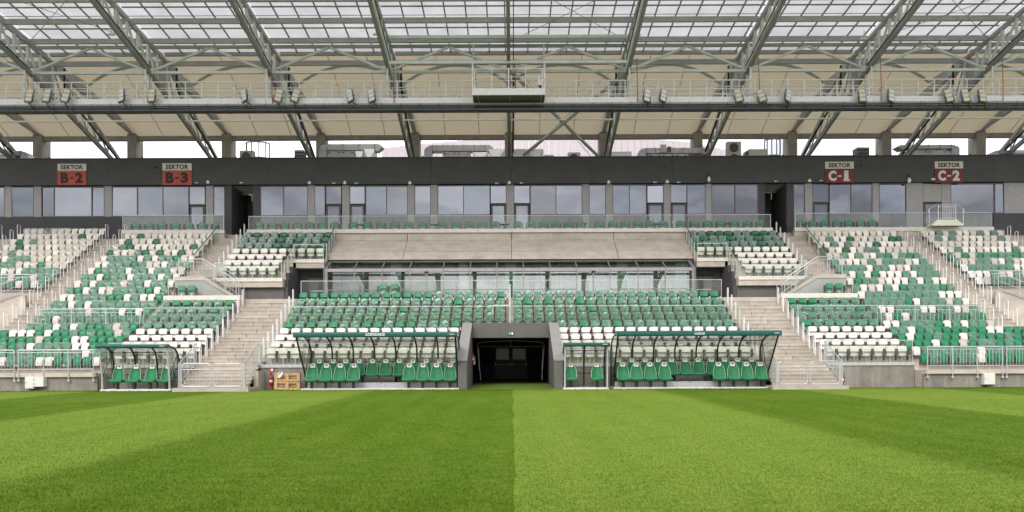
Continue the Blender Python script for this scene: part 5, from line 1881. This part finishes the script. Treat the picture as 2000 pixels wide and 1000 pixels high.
# ------------------------------------------------------------------ sector signs and small wall fittings
for x0, x1, y0_, y1_, code, mred, mletter in ((114, 170, 320, 361.5, 'B-2', 'sign_red', 'plum'), (319, 376, 319, 361.5, 'B-3', 'sign_red', 'plum'),
                                              (1613, 1668.5, 316, 357.5, 'C-1', 'sign_maroon', 'sign_white'), (1827, 1882, 315.5, 357, 'C-2', 'sign_maroon', 'sign_white')):
    Y = YW - 0.28
    a, b = ax(x0, Y), ax(x1, Y)
    xm = (x0 + x1) / 2
    z1_, z0_ = az(xm, y0_, Y), az(xm, y1_, Y)
    zs = z1_ - (z1_ - z0_) * 0.33
    sgn = thing('sector_sign', 'square wall sign reading SEKTOR %s' % code, 'sign', 'sector signs', ((a + b) / 2, Y, (z0_ + z1_) / 2))
    cz = (z0_ + z1_) / 2
    hw = (b - a) / 2
    t1 = box('title_plate', 'sign_white', sgn, -hw, hw, -0.03, 0.025, zs - cz + 0.006, z1_ - cz)
    t2 = box('code_plate', mred, sgn, -hw, hw, -0.03, 0.025, z0_ - cz, zs - cz)
    text_mesh('lettering', 'SEKTOR', (z1_ - zs) * 0.64, 'ink', t1, (0, -0.036, (z1_ + zs) / 2 - cz), bold=0.035, width=hw * 2 * 0.78, spacing=1.08)
    zt2, ht2 = (zs + z0_) / 2 - cz, (zs - z0_) * 0.74
    text_mesh('lettering', code[0], ht2, mletter, t2, (-hw * 0.5, -0.036, zt2), bold=0.055, width=hw * 0.56)
    if code[2] == '1':
        text_mesh('lettering', '1', ht2, mletter, t2, (hw * 0.47, -0.036, zt2), bold=0.055, width=hw * 0.30)
        box('lettering', mletter, t2, hw * 0.27, hw * 0.73, -0.043, -0.0305, zt2 - ht2 / 2, zt2 - ht2 / 2 + 0.12)
    else:
        text_mesh('lettering', code[2], ht2, mletter, t2, (hw * 0.5, -0.036, zt2), bold=0.055, width=hw * 0.52)
    box('hyphen', mletter, t2, -hw * 0.13, hw * 0.13, -0.042, -0.031, zt2 - 0.075, zt2 + 0.035)

for k, (x, y) in enumerate(((408, 356), (606, 357), (675, 357), (802, 357.5), (996, 357), (1190, 356), (1304, 355), (1582, 353))):
    Y = YW - 0.3
    o = thing('wall_lamp', 'small pale round lamp above the box windows, %s from the left' % nth(k), 'lamp', 'lamps over the boxes', (ax(x, Y), Y, az(x, y, Y)))
    ob('lamp_body', MB().prism_y([(0.1 * math.cos(R(i)), 0.1 * math.sin(R(i)) + 0.02) for i in range(0, 181, 30)] + [(-0.1, -0.1), (0.1, -0.1)], -0.1, 0.04), 'ledge', o)
    box('lens', 'lens_white', o, -0.08, 0.08, -0.11, -0.101, -0.09, -0.02)
for k, (x, y) in enumerate(((386, 357), (473, 357), (654, 358), (698, 358), (972, 358), (1020, 357.5), (1281, 356), (1327, 356), (1517, 354), (1605, 353))):
    Y = YW - 0.29
    o = thing('exit_sign', 'small lit-style exit sign over the box doors, %s from the left' % nth(k), 'sign', 'small exit signs', (ax(x, Y), Y, az(x, y, Y)))
    box('sign_plate', 'exit_green', o, -0.14, 0.14, -0.02, 0.03, -0.06, 0.06)
    box('pictogram', 'paint_white', o, -0.11, -0.02, -0.03, -0.021, -0.04, 0.04)
    ob('arrow', MB().prism_y([(0.03, 0.012), (0.07, 0.012), (0.07, 0.04), (0.12, 0.0), (0.07, -0.04), (0.07, -0.012), (0.03, -0.012)], -0.03, -0.021), 'paint_white', o)
for k, (x, y) in enumerate(((1386, 348), (1777, 350))):
    Y = YW - 0.4
    o = thing('dome_camera', 'white dome camera on a bracket, %s' % ('above the right end of the middle balcony' if k == 0 else 'between signs C-1 and C-2'), 'camera', None, (ax(x, Y), Y, az(x, y, Y)))
    ob('dome', MB().lathe([(0.0, -0.28), (0.09, -0.25), (0.12, -0.16), (0.12, -0.02), (0.05, 0.06), (0.04, 0.12)], 0, 0), 'paint_white', o, True)
    ob('bracket', MB().tube([(0, 0, 0.1), (0, 0, 0.3), (0, 0.15, 0.42)], 0.03, 6), 'cable', o, True)
o = box('junction_box', 'sign_white', None, ax(1820, YW - 0.3), ax(1827, YW - 0.3), YW - 0.36, YW - 0.26, az(1823, 354, YW), az(1823, 350, YW))
tag(o, 'small white box at the lower left corner of sign C-2', 'box')
for x, y in ((309, 329), (716, 330), (1007, 330), (1297, 329), (1680, 325)):
    o = ob('wall_bolt', MB().disc_y(ax(x, YW), YW - 0.3, YW - 0.251, az(x, y, YW), 0.07, 8), 'black')
    tag(o, 'small black fixing on the charcoal wall, %s from the left' % nth([309, 716, 1007, 1297, 1680].index(x)), 'fixing')
# exit sign and extinguishers at the tunnel
o = thing('exit_sign', 'green exit sign over the tunnel mouth', 'sign', None, (ax(998.5, 40.98), 40.97, az(998, 651.5, 40.98)))
box('sign_plate', 'exit_green', o, -0.15, 0.15, -0.02, 0.028, -0.09, 0.09)
ob('arrow', MB().prism_y([(-0.12, 0.015), (-0.08, 0.015), (-0.08, 0.05), (-0.03, 0.0), (-0.08, -0.05), (-0.08, -0.015), (-0.12, -0.015)], -0.03, -0.021), 'paint_white', o)
box('pictogram', 'paint_white', o, 0.02, 0.1, -0.03, -0.021, -0.06, 0.06)


def extinguisher(label, X, Y, Z, k=1.0):
    o = thing('fire_extinguisher', label, 'extinguisher', None, (X, Y, Z))
    o.scale = (k, k, k)
    ob('cylinder', MB().lathe([(0.075, 0.0), (0.085, 0.02), (0.085, 0.42), (0.06, 0.5), (0.03, 0.53), (0.03, 0.57)], 0, 0, 16), 'red', o, True)
    ob('valve', MB().box(-0.03, 0.03, -0.05, 0.03, 0.571, 0.61).box(-0.02, 0.02, -0.12, 0.02, 0.611, 0.63), 'black', o)
    ob('hose', MB().tube([(0.03, 0, 0.59), (0.11, -0.02, 0.55), (0.12, -0.02, 0.35), (0.1, -0.02, 0.15)], 0.014, 6), 'black', o, True)
    ob('label_band', MB().lathe([(0.0865, 0.2), (0.0865, 0.3)], 0, 0, 16), 'paint_white', o)
    return o


extinguisher('red fire extinguisher on the left side of the tunnel', ax(922.5, 41.75), 41.75, 1.18, 1.0)
extinguisher('red fire extinguisher on the right side of the tunnel', ax(1076.5, 41.75), 41.75, 1.2, 1.0)
o = box('notice_board', 'sign_white', None, ax(924.5, 41.9), ax(928, 41.9), 41.86, 41.89, 1.12, 1.58)
tag(o, 'pale board behind the extinguisher left in the tunnel', 'board')
extinguisher('red fire extinguisher on the ground beside the stacked pallets', ax(529, 37.6), 37.62, 0.16, 1.0)
extinguisher('red fire extinguisher behind the right stair gate post', ax(1644.5, 37.2), 37.2, 0.14, 1.0)
o = thing('extinguisher_sign', 'small red and white sign above the pallets', 'sign', None, (ax(531, 37.8), 37.82, az(531, 722.5, 37.8)))
box('sign_plate', 'red', o, -0.09, 0.09, -0.01, 0.015, -0.09, 0.09)
box('pictogram', 'paint_white', o, -0.02, 0.05, -0.02, -0.011, -0.06, 0.06)
box('pictogram', 'paint_white', o, -0.065, -0.035, -0.02, -0.011, -0.05, 0.05)


# folded canopy frame in the tunnel
o = thing('canopy_frame', 'thin steel frame of a folded tunnel canopy', 'frame', None, (-0.07, 44.0, 0))
pts = [(-1.72, 0, 0.2), (-1.78, 0, 0.75), (-1.92, 0, 2.15), (-1.88, 0, 2.3), (-1.7, 0, 2.38), (0, 0, 2.46), (1.7, 0, 2.38), (1.88, 0, 2.3), (1.92, 0, 2.15), (1.8, 0, 0.75), (1.78, 0, 0.2)]
ob('hoop', MB().tube(pts, 0.018, 6), 'galv', o, True)
ob('tie', MB().tube([(-1.92, 0, 2.12), (1.92, 0, 2.12)], 0.014, 6), 'galv', o, True)
ob('king_post', MB().tube([(0, 0, 2.12), (0, 0, 2.46)], 0.014, 6), 'galv', o)
for q in (-1, 1):
    ob('folded_leg', MB().tube([(q * 1.86, 0.02, 2.0), (q * 1.8, 0.02, 0.8)], 0.035, 6), 'galv', o, True)

# two euro pallets leaning in a stack
for j, (zz, dx, rz) in enumerate(((0.005, 0.0, 0.02), (0.405, 0.02, -0.02))):
    o = thing('pallet', 'wooden pallet on its edge by the wall, %s one' % ('lower' if j == 0 else 'upper'), 'pallet', None, (ax(561 + j, 37.2), 37.2, zz), (R(-4), R(1.0 - 2 * j), rz))
    W2 = 0.62
    for z0_, z1_ in ((0.0, 0.1), (0.30, 0.395)):
        box('deck_board', 'wood', o, -W2, W2, -0.075, -0.053, z0_, z1_)
    for z0_, z1_ in ((0.0, 0.09), (0.15, 0.25), (0.31, 0.395)):
        box('deck_board', 'wood', o, -W2, W2, 0.05, 0.072, z0_, z1_)
    for xx in (-W2, -0.08, W2 - 0.16):
        box('block', 'wood', o, xx, xx + 0.16, -0.0525, 0.0495, 0.0, 0.395)
        box('stringer', 'wood', o, xx, xx + 0.15, -0.095, -0.0755, 0.003, 0.392)
o = ob('foil_scrap', shell(0.2, 0.0, 0.28, 0, 0.02, 0.05, 0.1, crumple=0.02, seed=77), 'ledge', None, True, (ax(543, 37.0), 37.03, 0.62), (0, R(35), 0))
tag(o, 'crumpled pale wrapping hanging on the upper pallet', 'wrapping')

# electrical cabinets on the low walls
for label, x0, x1, y0_, y1_, second in (('white electrical cabinet pair on the low wall left of the four-seat dugout', 50, 67, 736, 759, True), ('white electrical cabinet on the low wall at right', 1920, 1942, 729, 751, False)):
    Y = 36.85
    o = thing('electrical_cabinet', label, 'cabinet', None, (ax((x0 + x1) / 2, Y), Y, az(x0, y1_, Y)))
    hw = (ax(x1, Y) - ax(x0, Y)) / 2
    hh = (y1_ - y0_) * Y / F
    box('case', 'box_white', o, -hw, hw, -0.06, 0.17, 0, hh)
    d_ = box('door', 'box_white', o, -hw + 0.015, hw - 0.015, -0.085, -0.061, 0.015, hh - 0.015)
    box('lock', 'cable', d_, -hw + 0.04, -hw + 0.06, -0.095, -0.086, hh * 0.45, hh * 0.55)
    if second:
        box('case', 'box_white', o, hw + 0.005, hw + 0.5, -0.12, 0.17, 0.1, hh - 0.01)
        for q in (0.2, 0.4):
            box('lock', 'cable', o, hw + 0.03, hw + 0.07, -0.135, -0.121, q, q + 0.05)
        ob('cable', MB().tube([(hw + 0.25, 0.02, 0.1), (hw + 0.15, 0.0, -0.02), (0.05, 0.02, -0.1), (0.05, 0.05, -0.2)], 0.03, 6), 'cable', o, True)
    else:
        ob('cable', MB().tube([(-0.1, 0.05, 0), (-0.1, 0.05, -0.18)], 0.05, 6), 'cable', o, True)

# white stair platform on the right balcony
o = thing('stair_platform', 'white stepped block with railed top on the right balcony', 'steps', None, (ax(1845, 52.0), 52.05, BALC + 0.19))
hw = 30 * 52 / F
for k, (q, z) in enumerate(((1.0, 0.14), (0.85, 0.27), (0.72, 0.40))):
    box('step', 'white_block', o, -hw * q, hw * q, -0.5 + 0.03 * k, 0.55, 0.13 * k + 0.001 * k, z)
for xa_, xb_ in ((-0.58, 0.58),):
    for q in (xa_, xb_):
        ob('post', MB().tube([(q, -0.4, 0.4), (q, -0.4, 1.4)], 0.03, 6), 'galv_white', o, True)
    for zz in (1.4, 1.28, 0.5):
        ob('rail', MB().tube([(xa_, -0.4, zz), (xb_, -0.4, zz)], 0.02, 6), 'galv_white', o, True)
    for j in range(1, 8):
        q = xa_ + (xb_ - xa_) * j / 8
        ob('baluster', MB().tube([(q, -0.4, 0.5), (q, -0.4, 1.28)], 0.012, 5), 'galv_white', o)
for q in (-1, 1):
    ob('handrail', MB().tube([(q * 0.6, -0.3, 1.5), (q * 1.2, -0.3, 1.12), (q * 1.2, -0.3, 0.95)], 0.025, 6), 'galv', o, True)
    ob('post', MB().tube([(q * 1.15, -0.3, 0.0), (q * 1.15, -0.3, 1.15)], 0.025, 6), 'galv_white', o, True)

# bar tables with upturned stools on the balconies
for k, x in enumerate((397, 552, 712, 853, 985, 1135, 1282, 1430, 1573)):
    o = thing('bar_table', 'dark round table with upturned stools on the balcony, %s from the left' % nth(k), 'table', 'tables on the balconies', (ax(x, 53.9), 53.9, BALC))
    ob('table_top', MB().lathe([(0.36, 0.74), (0.36, 0.77)], 0, 0, 16), 'arm', o)
    ob('pole', MB().tube([(0, 0, 0.02), (0, 0, 0.74)], 0.035, 8), 'arm', o, True)
    ob('foot', MB().lathe([(0.24, 0.0), (0.24, 0.02)], 0, 0, 14), 'arm', o)
    for q in (-0.55, 0.5):
        for dx in (-0.14, 0.14):
            ob('stool_leg', MB().tube([(q * 0.6 + dx * 0.8, 0.0, 0.80), (q * 0.6 + dx * 1.3, 0.05, 1.2)], 0.014, 5), 'arm', o)
        ob('stool_seat', MB().lathe([(0.17, 0.771), (0.17, 0.81)], q * 0.5, 0.0, 12), 'arm', o)

# ------------------------------------------------------------------ pale arena beyond the stand
am_ = D.materials.new('perforated_cladding')
am_.use_nodes = True
n_, l_ = am_.node_tree.nodes, am_.node_tree.links
pb = n_['Principled BSDF']
g_ = n_.new('ShaderNodeNewGeometry')
vo = n_.new('ShaderNodeTexVoronoi')
vo.inputs['Scale'].default_value = 1.4
vo.inputs['Randomness'].default_value = 0.25
rr_ = n_.new('ShaderNodeValToRGB')
rr_.color_ramp.elements[0].position = 0.10
rr_.color_ramp.elements[0].color = (0.25, 0.235, 0.25, 1)
rr_.color_ramp.elements[1].position = 0.2
rr_.color_ramp.elements[1].color = (0.44, 0.405, 0.43, 1)
l_.new(g_.outputs['Position'], vo.inputs['Vector'])
l_.new(vo.outputs['Distance'], rr_.inputs['Fac'])
l_.new(rr_.outputs['Color'], pb.inputs['Base Color'])
pb.inputs['Roughness'].default_value = 0.6
M['arena'] = am_
ar = thing('arena', 'pale perforated-panel arena rising beyond the stand', 'building')
YQ = 150
xs_ = [735 + 13 * k for k in range(70)]
for k in range(len(xs_) - 1):
    x = (xs_[k] + xs_[k + 1]) / 2
    top = 268 if x < 1330 else 268 + (x - 1330) ** 1.5 * 0.0085
    curve = ((x - 1100) / 500) ** 2 * 14
    a_, b_ = ax(xs_[k], YQ) + 0.03, ax(xs_[k + 1], YQ) - 0.03
    zt_ = az(1000, top, YQ)
    box('cladding_panel', am_, ar, a_, b_, YQ + curve, YQ + curve + 0.4, 14, zt_)

# ------------------------------------------------------------------ the stand across the pitch, seen only as reflections
OP = thing('opposite_stand', 'matching stand across the pitch, seen reflected in the glass', 'grandstand')
OX = 46
ob('terrace', MB().prism([(-37, 0), (-37, 0.8), (-41.5, 2.8), (-52, 9.6), (-55, 9.7), (-55, 0)], -OX, OX), 'white_seat', OP)
box('upper_wall', 'charcoal', OP, -OX, OX, -55.6, -55.0, 0, 10.4)
for X in TX:
    box('column', 'column_concrete', OP, X - 0.36, X + 0.36, -62.2, -61.0, 0, 19.3)
    ob('rafter', MB().bar((X, -50.4, 20.9), (X, -61.6, 19.5), 0.3, 0.6), 'steel_dark', OP)
    mb_ = MB()
    for L in (BOT, TOP):
        for (ya, za), (yb, zb) in zip(L[:-1], L[1:]):
            mb_.bar((X, -ya, za), (X, -yb, zb), 0.24, 0.28)
    ob('truss', mb_, 'steel_dark', OP)
box('rear_beam', 'column_concrete', OP, -OX, OX, -61.6, -61.2, 18.86, 19.2)
ob('membrane', MB().add([(-OX, -61.3, 19.3), (OX, -61.3, 19.3), (OX, -50.4, 21.8), (-OX, -50.4, 21.8)], [(0, 1, 2, 3)]), 'membrane', OP)
ob('roof_sheet', MB().add([(-OX, -50.1, 21.4), (OX, -50.1, 21.4), (OX, -33.6, 23.3), (-OX, -33.6, 23.3)], [(0, 1, 2, 3)]), 'roof_sheet', OP)
for Y, z in ((-50.5, 20.9), (-48.2, 19.45), (-47.2, 16.8), (-47.9, 21.1), (-43.4, 21.7)):
    box('purlin', 'steel_dark', OP, -OX, OX, Y - 0.1, Y + 0.1, z - 0.2, z + 0.2)
